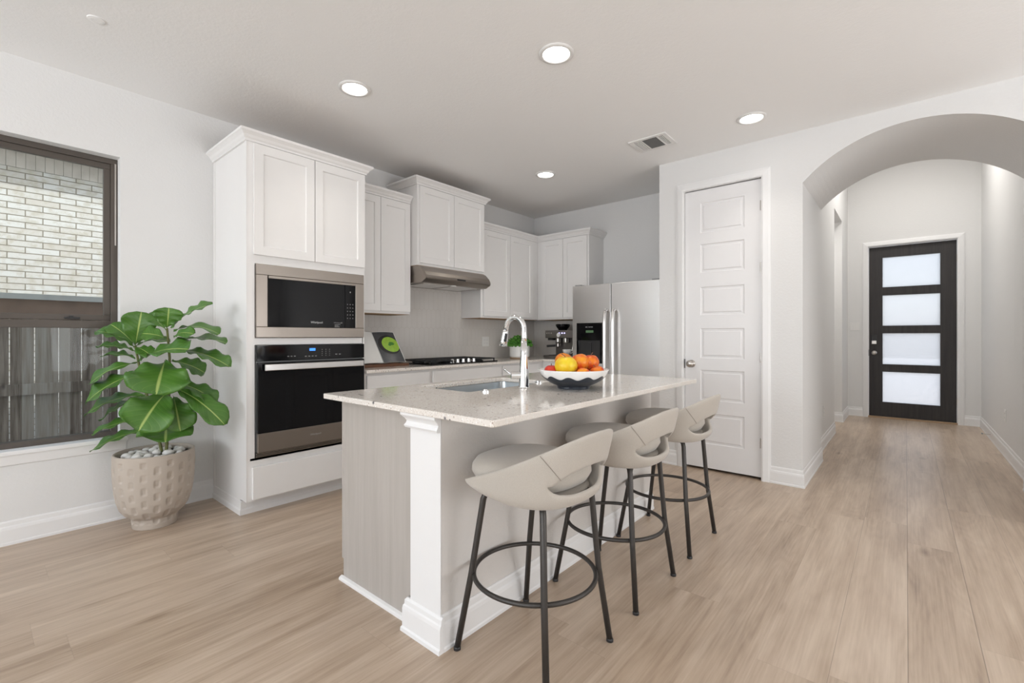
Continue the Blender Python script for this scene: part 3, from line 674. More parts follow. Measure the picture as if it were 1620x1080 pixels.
tag(obj('tile_backsplash', bm, M_TILEX, origin=(-3.2, YC, .9)), 'greige elongated tile backsplash behind the espresso machine', 'backsplash')

# cooktop
ck = thing('gas_cooktop', 'black five burner gas cooktop with cast iron grates', 'cooktop', (-3.52, 3.145, .90))
c0, c1 = 2.69, 3.60
obj('cooktop_tray', bx(-3.77, -3.26, c0, c1, .901, .912), M_BLACK, ck, bevel=.004)
for i in range(3):
    a, b = c0+.02+i*.293, c0+.02+i*.293+.284; bm = B(); z0, z1 = .928, .940
    xf = -3.40 if i == 1 else -3.285
    for y in (a, b-.012): box(bm, -3.755, xf, y, y+.012, z0, z1)
    for x in (-3.755, xf-.012): box(bm, x, x+.012, a, b, z0, z1)
    for k in range(1, 6): xx = -3.755+k*(xf+3.755)/6; box(bm, xx-.005, xx+.005, a, b, z0+.002, z1)
    box(bm, -3.755, xf, (a+b)/2-.005, (a+b)/2+.005, z0, z1)
    for x in (-3.752, xf-.012):
        for y in (a, b-.012): box(bm, x, x+.012, y, y+.012, .912, z0)
    obj('grate', bm, M_IRON, ck, bevel=.002)
for x, y, r in ((-3.64, 2.85, .04), (-3.39, 2.85, .03), (-3.55, 3.145, .055), (-3.64, 3.44, .035), (-3.39, 3.44, .04)):
    obj('burner', lathe(B(), [(r*1.3, .912), (r*1.3, .917), (r, .918), (r, .926), (r*.8, .927)], x, y, 24), M_IRON, ck, smooth=False)
for k in range(5):
    y = 3.0+k*.073
    kn = obj('knob', lathe(B(), [(.021, .912), (.021, .918), (.0165, .92), (.015, .942), (.013, .944)], -3.305, y, 20), M_STEEL, ck)

# cookbook on a wooden stand
bs = thing('cookbook_stand', 'brown wooden stand holding the open cookbook', 'book stand', (-3.5, 2.34, .90))
bm = bx(-3.56, -3.42, 2.10, 2.585, .901, .913); box(bm, -3.436, -3.42, 2.10, 2.585, .913, .924); obj('base', bm, M_WOOD, bs, bevel=.003)
bm = B(); M_ = Matrix.Translation((-3.50, 2.34, .915)) @ Matrix.Rotation(math.radians(-36), 4, 'Y')
box(bm, -.006, .006, -.20, .20, 0, .25); bmesh.ops.transform(bm, matrix=Matrix.Translation((-.022, 0, 0)) @ M_, verts=bm.verts); obj('back_rest', bm, M_WOOD, bs, bevel=.002)
bk = thing('cookbook', 'open cookbook showing a photo of green soup', 'book', (-3.47, 2.34, .92))
def page(bm, y0, y1, zc0, zc1, w0, w1, segs=8, curl=.008):
    """a slab of paper on the leaning plane; w is height along the slope"""
    lean = math.radians(36); ex = Vector((-math.sin(lean), 0, math.cos(lean))); nx = Vector((math.cos(lean), 0, math.sin(lean)))
    o = Vector((-3.472, 0, .926)); R = []
    for i in range(segs+1):
        t = i/segs; y = y0+(y1-y0)*t; f = (y-2.345)/.235; c = curl*math.sin(min(1, abs(f))*PI)
        R.append([bm.verts.new(o+ex*a+nx*(b+c)+Vector((0, y, 0))) for a, b in ((w0, zc0), (w1, zc0), (w1, zc1), (w0, zc1))])
    for i in range(segs):
        for k in range(4): bm.faces.new([R[i][k], R[i][(k+1) % 4], R[i+1][(k+1) % 4], R[i+1][k]])
    bm.faces.new(R[0]); bm.faces.new(R[-1][::-1]); bmesh.ops.recalc_face_normals(bm, faces=bm.faces); return bm
obj('page_block', page(page(B(), 2.11, 2.343, 0, .012, 0, .33), 2.347, 2.58, 0, .012, 0, .33), M_PAGE, bk)
obj('photo_page', page(B(), 2.349, 2.574, .012, .0128, .0, .326), M_PHOTO, bk)
def disc(bm, cy, cw, ry, rw, w, hole=0, n=32):
    lean = math.radians(36); ex = Vector((-math.sin(lean), 0, math.cos(lean))); nx = Vector((math.cos(lean), 0, math.sin(lean))); o = Vector((-3.472, 0, .926))
    def Pt(k, s): 
        y = min(cy+ry*s*math.cos(2*PI*k/n), 2.572); f = (y-2.345)/.235
        return o+ex*(cw+rw*s*math.sin(2*PI*k/n))+nx*(w+.008*math.sin(min(1, abs(f))*PI))+Vector((0, y, 0))
    o1 = [bm.verts.new(Pt(k, 1)) for k in range(n)]
    o2 = [bm.verts.new(Pt(k, .5)) for k in range(n)]
    for k in range(n): bm.faces.new([o1[k], o1[(k+1) % n], o2[(k+1) % n], o2[k]])
    bm.faces.new(o2); return bm
obj('bowl_picture', disc(B(), 2.475, .185, .112, .102, .0133), M_BLACKM, bk); obj('soup_picture', disc(B(), 2.49, .187, .090, .083, .0138), M_SOUP, bk); obj('garnish_picture', disc(disc(B(), 2.50, .196, .03, .018, .0143), 2.475, .182, .014, .012, .0143), M_GARN, bk)
obj('garnish_picture', disc(B(), 2.145, .035, .022, .012, .0133), M_GARN, bk)
bm = B()
for k in range(9): page(bm, 2.14, 2.30, .0125, .0129, .29-k*.02, .292-k*.02, 4)
obj('text_lines', bm, M_PLASTIC, bk)

# espresso machine
em = thing('espresso_machine', 'grey metal espresso machine with round gauge beside the refrigerator', 'coffee machine', (-3.11, 4.72, .90))
x0, x1, yf, yb = -3.352, -2.94, 4.54, 4.86
M_EM = plain('gunmetal_steel', (.23, .21, .20), .35, .85)
bm = bx(x0, x1, yf-.02, yb, .903, .935); obj('drip_base', bm, M_EM, em, bevel=.006); obj('drip_grid', bx(x0+.08, x1-.01, yf-.01, yf+.13, .935, .94), M_BLACKM, em)
obj('column', bx(x0+.075, x1, yf+.14, yb, .935, 1.14), M_EM, em, bevel=.004)
hb = obj('head', bx(x0, x1, yf+.02, yb, 1.14, 1.235), M_EM, em, bevel=.008)
obj('gauge', (lambda b: (bmesh.ops.transform(b, matrix=Matrix.Translation(((x0+x1)/2-.005, yf+.02, 1.178)) @ Matrix.Rotation(PI/2, 4, 'X'), verts=b.verts), b)[1])(lathe(B(), [(.025, 0), (.025, .01), (.02, .012)], n=20)), M_WHITE, hb)
for k, xx in enumerate((.03, .06, .095, .21, .25, .285)): obj('button', (lambda b: (bmesh.ops.transform(b, matrix=Matrix.Translation((x0+xx, yf+.02, 1.2)) @ Matrix.Rotation(PI/2, 4, 'X'), verts=b.verts), b)[1])(lathe(B(), [(.009, 0), (.009, .005)], n=12)), M_LED if k > 2 else M_NICKEL, hb)
obj('bean_hopper', lathe(B(), [(.05, 1.236), (.058, 1.25), (.085, 1.285), (.088, 1.305), (.08, 1.31)], x0+.165, 4.70, 24), M_BLACK, em)
for xx in (.145, .255): obj('group_head', lathe(B(), [(.028, 1.085), (.032, 1.095), (.03, 1.142)], x0+xx, yf+.09, 20), M_NICKEL, em)
obj('grinder_cradle', bx(x0+.02, x0+.09, yf+.05, yf+.16, 1.115, 1.14), M_BLACKM, em, bevel=.004)
pf = obj('portafilter', lathe(B(), [(.02, 1.03), (.03, 1.04), (.031, 1.075)], x0+.145, yf+.09, 20), M_NICKEL, em); obj('portafilter_handle', cyl(B(), (x0+.12, yf+.07, 1.05), (x0+.04, yf-.0, 1.045), .013, 12), M_BLACKM, pf)
obj('steam_wand', tube(B(), [(x1-.03, yf+.08, 1.14), (x1-.025, yf+.05, 1.08), (x1-.03, yf+.03, .99)], .005, 8), M_CHROME, em)
t = thing('coffee_cup', 'white coffee cup standing on the espresso machine tray', 'cup', (-3.05, 4.60, .9405))
cupx, cupy = -3.055, 4.595
obj('cup_bowl', lathe(B(), [(.022, .9405), (.024, .944), (.043, .962), (.052, .985), (.055, 1.008), (.052, 1.008), (.047, .985), (.036, .964), (.01, .952)], cupx, cupy, 28), M_WHITE, t, smooth=True)
obj('handle', tube(B(), [(cupx+.049, cupy, .998), (cupx+.078, cupy, 1.0), (cupx+.083, cupy, .985), (cupx+.066, cupy, .966), (cupx+.042, cupy, .962)], .005, 8), M_WHITE, t, smooth=True)
t = thing('coffee_cup', 'small white cup on top of the espresso machine', 'cup', (-2.99, 4.68, 1.236))
obj('cup_bowl', lathe(B(), [(.026, 1.2365), (.03, 1.24), (.034, 1.285), (.031, 1.285), (.026, 1.245)], -2.975, 4.66, 24), M_WHITE, t, smooth=True)

# herb pot
hp = thing('herb_planter', 'white ceramic herb pot on a pale wood saucer in the counter corner', 'pot', (-3.5, 4.25, .90))
hx, hy = -3.49, 4.24
obj('pot', lathe(B(), [(.108, .914), (.118, .93), (.120, 1.05), (.115, 1.052), (.110, 1.03)], hx, hy, 40), M_WHITE, hp); obj('saucer', lathe(B(), [(.112, .901), (.119, .906), (.119, .914)], hx, hy, 40), M_OAKBASE, hp)
obj('soil', lathe(B(), [(.109, 1.02), (.109, 1.028)], hx, hy, 30), M_SOIL, hp)
bm = B(); random.seed(3)
for k in range(260):
    a = random.uniform(0, 2*PI); r = .142*math.sqrt(random.random()); z = 1.05+random.uniform(0, .13)*(1-(r/.17)**2)
    rot = Matrix.Rotation(random.uniform(0, 6.28), 4, 'Z') @ Matrix.Rotation(random.uniform(-.8, .8), 4, 'X') @ Matrix.Rotation(random.uniform(-.8, .8), 4, 'Y')
    ellips(bm, (hx+r*math.cos(a), hy+r*math.sin(a), z), .026, .018, .006, 8, rot)
for k in range(9):
    a = k*.7; tube(bm, [(hx+.05*math.cos(a), hy+.05*math.sin(a), 1.026), (hx+.07*math.cos(a), hy+.07*math.sin(a), 1.12)], .002, 5)
tag(obj('basil_plant', bm, M_BASIL, smooth=True, origin=(hx, hy, 1.018)), 'bushy green basil growing in the white herb pot', 'plant')

# outlets and switches
def plate(name, label, M, u, v, gang=1, kind='outlet', cat='outlet'):
    hw = .035+.023*(gang-1)
    root = thing(name, label, cat, M(u, v, 0))
    obj('cover_plate', pbox(B(), M, u-hw, u+hw, v-.057, v+.057, 0, .006), M_PLASTIC, root, bevel=.002)
    for g in range(gang):
        uu = u+(g-(gang-1)/2)*.046
        if kind == 'outlet':
            for dv in (-.02, .02): 
                r = obj('receptacle', pbox(B(), M, uu-.016, uu+.016, v+dv-.014, v+dv+.014, .006, .0075), M_PLASTIC, root)
                obj('slot', pbox(pbox(B(), M, uu-.008, uu-.006, v+dv-.005, v+dv+.006, .0075, .0078), M, uu+.006, uu+.008, v+dv-.005, v+dv+.006, .0075, .0078), M_GREYP, r)
        else: obj('rocker', pbox(B(), M, uu-.016, uu+.016, v-.033, v+.033, .006, .009), M_PLASTIC, root, bevel=.001)
plate('wall_outlet', 'white double outlet on the backsplash right of the cooktop', FX(XW+.008), 3.99, 1.10, 2)
plate('wall_outlet', 'white outlet low on the left foyer wall', FX(HL), 5.80, .385)
plate('wall_outlet', 'white outlet low on the right foyer wall', FXN(HR), 6.52, .395)
plate('light_switch', 'white double light switch left of the front door', FY(YD), -.575, 1.305, 2, 'switch', 'light switch')
ds = thing('door_stop', 'small metal door stop on the right foyer baseboard', 'door stop', (HR-.016, 7.43, .065))
obj('spring', cyl(B(), (HR-.014, 7.43, .065), (HR-.075, 7.43, .065), .006, 10), M_NICKEL, ds); obj('rubber_tip', cyl(B(), (HR-.075, 7.43, .065), (HR-.088, 7.43, .065), .009, 10), M_GREYP, ds)

# refrigerator
rf = thing('refrigerator', 'stainless side by side refrigerator with black ice dispenser', 'refrigerator', (-2.26, 4.55, 0))
x0, xm, x1 = -2.722, -2.265, -1.752
obj('case', bx(x0+.012, x1-.012, 4.27, 4.92, .02, 1.685), M_GREYP, rf, bevel=.005)
fz = bx(x0, xm-.004, 4.2, 4.262, .08, 1.697)
d1 = obj('freezer_door', fz, M_STEEL, rf, bevel=.003, seg=2); d2 = obj('fridge_door', bx(xm+.004, x1, 4.2, 4.262, .08, 1.697), M_STEEL, rf, bevel=.003, seg=2)
obj('door_gasket', bx(x0+.01, x1-.01, 4.262, 4.27, .08, 1.68), M_BLACKM, rf); obj('center_gap_shade', bx(xm-.0038, xm+.0038, 4.203, 4.262, .08, 1.69), M_BLACKM, rf); obj('kick_grille', bx(x0+.02, x1-.02, 4.23, 4.27, .01, .075), M_BLACKM, rf)  # black middle strip paints the gap between the doors dark
for xx, d in ((xm-.045, d1), (xm+.047, d2)):
    hb = obj('handle', tube(B(), [(xx, 4.2, 1.43), (xx, 4.165, 1.425), (xx, 4.142, 1.39), (xx, 4.137, 1.30), (xx, 4.137, .62), (xx, 4.142, .54), (xx, 4.165, .505), (xx, 4.2, .50)], [.012, .015, .017, .017, .017, .017, .015, .012], 14), M_STEEL, d, smooth=True)
bm = B(); box(bm, -2.665, -2.355, 4.188, 4.2, 1.12, 1.302); box(bm, -2.665, -2.635, 4.188, 4.2, .884, 1.12); box(bm, -2.385, -2.355, 4.188, 4.2, .884, 1.12); box(bm, -2.635, -2.385, 4.188, 4.2, .884, .905)
obj('ice_dispenser', bm, M_BLACK, d1, bevel=.003)
obj('dispenser_recess', bx(-2.635, -2.385, 4.195, 4.2, .905, 1.12), M_BLACKM, d1); obj('ice_paddle', bx(-2.535, -2.485, 4.183, 4.196, .95, 1.10), M_BLACKM, d1, bevel=.004)
obj('dispenser_display', bx(-2.55, -2.46, 4.186, 4.1885, 1.20, 1.225), M_GLED, d1); text('lettering', 'ICE  WATER', .016, TY(-2.51, 4.187, 1.258), M_LOGO, d1)
obj('hinge_cover', box(bx(x0+.02, x0+.09, 4.22, 4.32, 1.697, 1.71), x1-.09, x1-.02, 4.22, 4.32, 1.697, 1.71), M_GREYP, rf)

# ================================================================== ISLAND
ZI = .893; ZU = ZI-.024
isl = thing('kitchen_island', 'kitchen island base with grained end panel and white corner post', 'kitchen island', (-1.7, 2.05, 0))
# hollow under the sink: the body is built as a shell around the basin
bm = B()
for a in ((-2.07, -1.46, 1.185, 1.50, .1, ZU-.001), (-2.07, -1.46, 2.34, 2.985, .1, ZU-.001), (-2.07, -2.055, 1.50, 2.34, .1, ZU-.001), (-2.055, -1.46, 1.50, 2.34, .1, .62), (-2.0, -1.46, 1.185, 2.985, 0, .1)): box(bm, *a)
obj('cabinet_body', bm, M_CAB, isl)
for a, b in ((1.19, 1.56), (1.565, 1.935), (1.94, 2.31), (2.315, 2.98)): obj('door', panel(B(), FXN(-2.07), a, b, .105, .855), M_CAB, isl)
obj('end_panel', box(bx(-2.055, -1.49, 1.168, 1.185, 0, ZU-.001), -2.07, -2.055, 1.168, 1.185, .1, ZU-.001), M_PANEL, isl, bevel=.0015)
obj('toe_molding', sweep(B(), FLOORM, [(-2.07, 1.168), (-1.535, 1.168)], [(0, 0), (.017, 0), (.016, .008), (.011, .014), (0, .018)], side=1), M_CAB, isl)
obj('pony_wall', bx(-1.46, -1.31, 1.137, 2.985, 0, ZU-.001), M_PONY, isl)
ps = obj('corner_post', box(bx(-1.488, -1.3095, 1.13, 1.1365, 0, ZU-.001), -1.488, -1.462, 1.1365, 1.186, 0, ZU-.001), M_TRIM, isl, bevel=.0015)
obj('post_plinth', box(sweep(B(), FLOORM, [(-1.508, 1.19), (-1.508, 1.13), (-1.2945, 1.13)], [(0, 0), (.020, 0), (.019, .014), (.014, .02), (.014, .088), (.012, .1), (.008, .106), (.007, .122), (0, .13)], side=1), -1.509, -1.2945, 1.1305, 1.1362, 0, .13), M_TRIM, ps)
obj('post_cap', sweep(B(), atz(.808), [(-1.488, 1.19), (-1.488, 1.13), (-1.309, 1.13)], [(0, 0), (.014, 0), (.018, .008), (.012, .018), (.010, .026), (.016, .036), (.028, .05), (.028, .0605), (0, .0605)], side=1), M_TRIM, ps)
obj('wall_baseboard', sweep(B(), FLOORM, [(-1.31, 1.1365), (-1.31, 2.985), (-1.47, 2.985)], BASE, side=1), M_TRIM, isl)
SX0, SX1, SY0, SY1 = -2.015, -1.62, 1.578, 2.27
tag(obj('island_countertop', slab(rrect(-2.112, -1.01, 1.092, 3.0, .014), ZU, ZI, rrect(SX0, SX1, SY0, SY1, .02)), M_QUARTZ, bevel=.004, seg=3, origin=(-1.56, 2.05, ZU)), 'speckled quartz island countertop with sink cut-out', 'countertop')
sk_ = thing('undermount_sink', 'stainless undermount sink set in the island', 'sink', (-1.82, 1.92, .67))
bm = B(); e = .006
o_ = rrect(SX0-e, SX1+e, SY0-e, SY1+e, .03); i_ = rrect(SX0+.01, SX1-.01, SY0+.01, SY1-.01, .045); fl = rrect(SX0-.025, SX1+.025, SY0-.025, SY1+.025, .03)
R = [[bm.verts.new((x, y, z)) for x, y in L] for L, z in ((fl, ZU-.0015), (o_, ZU-.0015), (i_, .69), (rrect(SX0+.04, SX1-.04, SY0+.04, SY1-.04, .03), .675))]
for a, b in zip(R, R[1:]):
    for k in range(len(a)): bm.faces.new([a[k], a[(k+1) % len(a)], b[(k+1) % len(a)], b[k]])
bm.faces.new(R[-1]); bmesh.ops.recalc_face_normals(bm, faces=bm.faces)
for f in bm.faces: f.smooth = False
obj('basin', bm, M_SINK, sk_); obj('drain', lathe(B(), [(.055, .676), (.055, .679), (.04, .681), (.036, .677)], -1.82, 1.93, 24), M_CHROME, sk_)
# faucet
fx, fy = -1.536, 1.902
fa = thing('kitchen_faucet', 'tall chrome pull-down faucet arching over the sink', 'faucet', (fx, fy, ZI))
obj('body', lathe(B(), [(.029, ZI), (.029, ZI+.006), (.026, ZI+.012), (.0255, ZI+.085), (.019, ZI+.17), (.0155, 1.14)], fx, fy, 28), M_CHROME, fa, smooth=True)
pts = [(fx, fy, 1.12), (fx, fy, 1.16), (fx, fy, 1.20)]+[(fx-.063+.063*math.cos(t*PI/14), fy, 1.20+.066*math.sin(t*PI/14)) for t in range(1, 13)]+[(fx-.13, fy, 1.19)]
obj('spout', tube(B(), pts, [.0155]*2+[.0145]*(len(pts)-2), 18), M_CHROME, fa, smooth=True)
hd_ = obj('spray_head', tube(B(), [(fx-.127, fy, 1.197), (fx-.131, fy, 1.185), (fx-.142, fy, 1.135), (fx-.147, fy, 1.112)], [.0145, .0165, .021, .0225], 20), M_CHROME, fa, smooth=True)
obj('spray_button', tube(B(), [(fx-.1155, fy-.010, 1.178), (fx-.124, fy-.012, 1.135)], .008, 10), M_BLACKM, hd_)
dv = Vector((-.75, -.66, 0)).normalized(); c0_ = Vector((fx, fy, .958))
obj('handle_hub', tube(B(), [c0_+dv*.01, c0_+dv*.066, c0_+dv*.07], [.021, .0205, .017], 20), M_CHROME, fa, smooth=False)
obj('lever', tube(B(), [c0_+dv*.055, c0_+dv*.075+Vector((-.006, .004, .012)), c0_+dv*.105+Vector((-.012, .01, .032))], [.006, .0045, .0045], 10), M_CHROME, fa, smooth=True)
for (x, y, lb) in ((-1.568, 1.643, 'round chrome air switch on the island left of the faucet'), (-1.635, 2.16, 'small round chrome cap on the island behind the faucet')):
    tag(obj('air_switch', lathe(B(), [(.022, ZI+.0005), (.022, ZI+.006), (.014, ZI+.0075), (.013, ZI+.012), (.008, ZI+.013)], x, y, 24), M_CHROME, origin=(x, y, ZI)), lb, 'button')
# bowl and fruit
bxc, byc = -1.321, 2.046; RT = Vector((.7615, .648, 0)); FW = Vector((-.648, .7615, 0))
bo = thing('fruit_bowl', 'wide white bowl with charcoal wave glaze holding fruit on the island', 'bowl', (bxc, byc, ZI))
OUT = [(.080, ZI), (.083, ZI+.008), (.080, ZI+.014), (.11, ZI+.026), (.142, ZI+.044), (.165, ZI+.066), (.180, ZI+.096), (.181, ZI+.1)]
INN = [(.176, ZI+.1), (.160, ZI+.070), (.136, ZI+.05), (.10, ZI+.034), (.05, ZI+.024), (.01, ZI+.022)]
obj('bowl_body', lathe(B(), OUT+INN, bxc, byc, 72), M_WHITE, bo, smooth=True)
def orad(z):
    for (r0, z0), (r1, z1) in zip(OUT, OUT[1:]):
        if z0 <= z <= z1 and z1 > z0: return r0+(r1-r0)*(z-z0)/(z1-z0)
    return OUT[-1][0]
bm = B(); n = 144; rows = []
for j in range(14):
    ring = []
    for k in range(n):
        th = 2*PI*k/n; zt = ZI+.063+.0075*math.cos(11*th)+.0015*math.cos(3*th); z = ZI+.0005+(zt-ZI-.0005)*j/13
        r = orad(z)+.0012; ring.append(bm.verts.new((bxc+r*math.cos(th), byc+r*math.sin(th), z)))
    rows.append(ring)
for a, b in zip(rows, rows[1:]):
    for k in range(n): bm.faces.new([a[k], a[(k+1) % n], b[(k+1) % n], b[k]])
obj('charcoal_glaze', bm, M_CHAR, bo, smooth=True)
FR = [('apple', 'large yellow fruit at the front left of the bowl', 'yellow', -.045, -.055, 1.012, .058, .052, 1),
      ('apple', 'orange fruit behind the yellow one in the bowl', 'orange', -.045, .045, 1.030, .048, .045, 0),
      ('peach', 'orange and yellow peach in the middle of the bowl', 'peach', .033, .0, 1.026, .05, .047, 0),
      ('apple', 'red and gold apple at the right of the pile', 'redgold', .093, .015, 1.025, .044, .044, 1),
      ('apple', 'small red and orange fruit at the right rim of the bowl', 'redgold', .112, -.062, .983, .036, .030, 1),
      ('peach', 'small golden fruit between the yellow one and the right rim', 'peach', .035, -.105, .977, .034, .03, 0),
      ('apple', 'red apple with a dark stem at the left rim of the bowl', 'red', -.118, -.03, .985, .036, .032, 1),
      ('apple', 'bright red apple at the back right of the bowl', 'red', .06, .085, 1.022, .045, .042, 0),
      ('apple', 'orange fruit low in the middle of the bowl', 'orange', .0, -.01, .952, .04, .036, 0)]
for i, (nm, lb, c, la, de, z, r, rz, st) in enumerate(FR):
    p = Vector((bxc, byc, z))+RT*la+FW*de
    f = thing(nm, lb, 'fruit', p, 'fruit in the bowl')
    rot = Matrix.Rotation(i*1.3, 4, 'Z') @ Matrix.Rotation(.35*math.sin(i*2.1), 4, 'X')
    bm = B(); q = bmesh.ops.create_uvsphere(bm, u_segments=28, v_segments=18, radius=1)['verts']
    Mx = Matrix.Translation(p) @ rot @ Matrix.Diagonal((r, r, rz, 1))
    for v in q:
        d = math.hypot(v.co.x, v.co.y); s_ = 1-.16*math.exp(-(d/.28)**2)*(1 if v.co.z > 0 else .6)
        v.co.z *= s_; v.co.x *= 1+.05*v.co.z; v.co.y *= 1+.05*v.co.z; v.co = Mx @ v.co
    obj('flesh', bm, M_F[c], f, smooth=True)
    if st: obj('stem', tube(B(), [Mx @ Vector((0, 0, .78)), Mx @ Vector((-.1, -.08, 1.0)), Mx @ Vector((-.3, -.25, 1.2))], .0022, 6), M_WOOD, f)

# ================================================================== COUNTER STOOLS
def interp(t, pts):
    for (a, va), (b, vb) in zip(pts, pts[1:]):
        if t <= b:
            k = (t-a)/(b-a); return va+(vb-va)*k
    return pts[-1][1]
def stool_parts(cx, cy, label):
    st = thing('counter_stool', label, 'stool', (cx, cy, 0), 'counter stools along the island')
    TOP = [(0, .846), (15, .843), (30, .826), (45, .797), (60, .764), (75, .732), (90, .705), (105, .682), (118, .662), (132, .638)]
    BOT = [(0, .600), (40, .600), (70, .604), (100, .613), (118, .622), (132, .632)]
    def rad(th, z, p=2.5):
        c, s_ = abs(math.cos(th)), abs(math.sin(th)); r = .222/((c**p+s_**p)**(1/p))
        back = max(0, math.cos(th))
        return r*(1+.02*(z-.6)/.25) + (z-.6)*(.20*back**.6+.02)+max(0, (abs(math.degrees(th))-110)/22)*.014
    def pt(thd, z, k=1., dr=0.):
        th = math.radians(thd); r = rad(th, z)*k+dr; return (cx+r*math.cos(th), cy+r*math.sin(th), z)
    HT = [(0, .728), (14, .724), (26, .712), (35, .692), (42, .664)]; HB = [(0, .634), (20, .636), (34, .646), (42, .664)]
    bm = B(); ths = [-132+264*i/66 for i in range(67)]; cache = {}
    def v(t, z, k=1.):
        key = (round(t, 3), round(z, 4), k)
        if key not in cache: cache[key] = bm.verts.new(pt(t, z, k))
        return cache[key]
    def col(t):
        a = abs(t); zb, zt = interp(a, BOT), interp(a, TOP)
        if a < 42: h0, h1 = interp(a, HB), interp(a, HT)
        else: h0 = h1 = zb+(zt-zb)*.4
        lower = [(zb-.006, .86), (zb, .97), ((zb+h0)/2, 1.), (h0, 1.)]; upper = [(h1, 1.), ((h1*2+zt)/3, 1.), ((h1+2*zt)/3, 1.), (zt, 1.)]
        if a > 112: lower[0] = (zb, .97-.0001)
        return lower, upper
    for i in range(66):
        for A_, B_ in zip(col(ths[i]), col(ths[i+1])):
            for j in range(3):
                q = [v(ths[i], *A_[j]), v(ths[i+1], *B_[j]), v(ths[i+1], *B_[j+1]), v(ths[i], *A_[j+1])]
                q = list(dict.fromkeys(q))
                if len(q) > 2:
                    try: bm.faces.new(q)
                    except ValueError: pass
    bmesh.ops.remove_doubles(bm, verts=bm.verts, dist=1e-4)
    bmesh.ops.recalc_face_normals(bm, faces=bm.faces)
    o = obj('backrest_shell', bm, M_FAB, st, smooth=True)
    so_ = o.modifiers.new('t', 'SOLIDIFY'); so_.thickness = .020; so_.offset = 0
    q = o.modifiers.new('s', 'SUBSURF'); q.levels = 2; q.render_levels = 2
    for sg in (-1, 1):
        P_ = [pt(sg*(34+15*k/7), .700+(.786-.700)*k/7, 1., .0105) for k in range(8)]
        obj('seam', tube(B(), P_, .0011, 6), M_SEAM, o)
    def cushion(z0, z1, hx_, hy_, ox, rz, name, m, k=2.6):
        bm = B(); n = 56; prof = [(0, .0), (.72, .0), (.93, .10), (1.0, .38), (.99, .62), (.93, .82), (.8, .93), (.55, .985), (.25, 1.)]
        R = []
        for s_, t in prof[1:]:
            ring = []
            for j in range(n):
                a = 2*PI*j/n; c_, d_ = math.cos(a), math.sin(a); rr = 1/((abs(c_)**k+abs(d_)**k)**(1/k))
                ring.append(bm.verts.new((cx+ox+c_*rr*hx_*s_, cy+d_*rr*hy_*s_, z0+(z1-z0)*t)))
            R.append(ring)
        for a_, b_ in zip(R, R[1:]):
            for j in range(n): bm.faces.new([a_[j], a_[(j+1) % n], b_[(j+1) % n], b_[j]])
        bm.faces.new(R[0][::-1]); bm.faces.new(R[-1]); return obj(name, bm, m, st, smooth=True)
    cushion(.598, .628, .20, .20, -.012, 0, 'seat_pan', M_FAB)
    se = cushion(.628, .722, .212, .205, -.014, 0, 'seat', M_FAB)
    for sx in (-1, 1):
        for sy in (-1, 1):
            tx = .155 if sx > 0 else .118
            P_ = [(cx+sx*(tx-.06), cy+sy*.095, .594), (cx+sx*(tx-.02), cy+sy*.135, .592), (cx+sx*(tx-.006), cy+sy*.149, .585), (cx+sx*tx, cy+sy*.155, .567), (cx+sx*(.205-(.205-tx)*(.5 if sx < 0 else .62)), cy+sy*.174, .285), (cx+sx*.205, cy+sy*.205, .006)]
            l = obj('leg', tube(B(), P_, .0115, 14), M_LEG, st, smooth=True)
            obj('foot_glide', lathe(B(), [(.0135, 0), (.0135, .009), (.0118, .012)], cx+sx*.205, cy+sy*.205, 16), M_BLACKM, l)
    obj('footrest_ring', tube(B(), [(cx+.228*math.cos(2*PI*k/72), cy+.228*math.sin(2*PI*k/72), .281) for k in range(72)], .0085, 12, closed=True), M_LEG, st, smooth=True)
    return st
M_SEAM = plain('seam_thread', (.30, .265, .225), .9)
s0 = stool_parts(-1.068, 1.386, 'greige upholstered counter stool nearest the white corner post')
dup(s0, (-1.068, 2.02, 0), 'greige upholstered counter stool in the middle of the row')
dup(s0, (-1.070, 2.66, 0), 'greige upholstered counter stool nearest the pantry door')

# ================================================================== PLANTER AND PLANT
px_, py_ = -3.56, .755
po = thing('planter', 'beige dimpled planter on the floor under the window', 'planter', (px_, py_, 0))
PR = [(.112, 0), (.116, .03), (.118, .06), (.150, .088), (.172, .12), (.188, .17), (.198, .23), (.204, .30), (.207, .37), (.206, .43), (.204, .452)]
def prad(z):
    for (a, z0), (b, z1) in zip(PR, PR[1:]):
        if z <= z1: return a+(b-a)*(z-z0)/(z1-z0)
    return PR[-1][0]
bm = B(); n = 240; mrow = 84; rows = []
for j in range(mrow+1):
    z = .452*j/mrow; r0 = prad(z); ring = []
    for k in range(n):
        th = 2*PI*k/n; d = 0
        if z > .035:
            c = th/(2*PI)*20; ci = math.floor(c); fu = (c-ci-.5)*2*PI*r0/20
            zz_ = (z-.06)/.078+(.5 if ci % 2 else 0); fz_ = (zz_-math.floor(zz_)-.5)*.078
            q = max(abs(fu)/.013, abs(fz_)/.021); q = (abs(fu/.0135)**4+abs(fz_/.0215)**4)**.25
            d = -.0075*max(0, min(1, (1.1-q)/.2))*(1-.6*max(0, fz_/.03+.3)) if z < .425 else 0
        r = r0+d; ring.append(bm.verts.new((px_+r*math.cos(th), py_+r*math.sin(th), z)))
    rows.append(ring)
for rr_, z in ((.198, .456), (.190, .452), (.186, .43), (.182, .40)):
    rows.append([bm.verts.new((px_+rr_*math.cos(2*PI*k/n), py_+rr_*math.sin(2*PI*k/n), z)) for k in range(n)])
for a, b in zip(rows, rows[1:]):
    for k in range(n): bm.faces.new([a[k], a[(k+1) % n], b[(k+1) % n], b[k]])
bm.faces.new(rows[0][::-1]); obj('pot', bm, M_POT, po, smooth=True)
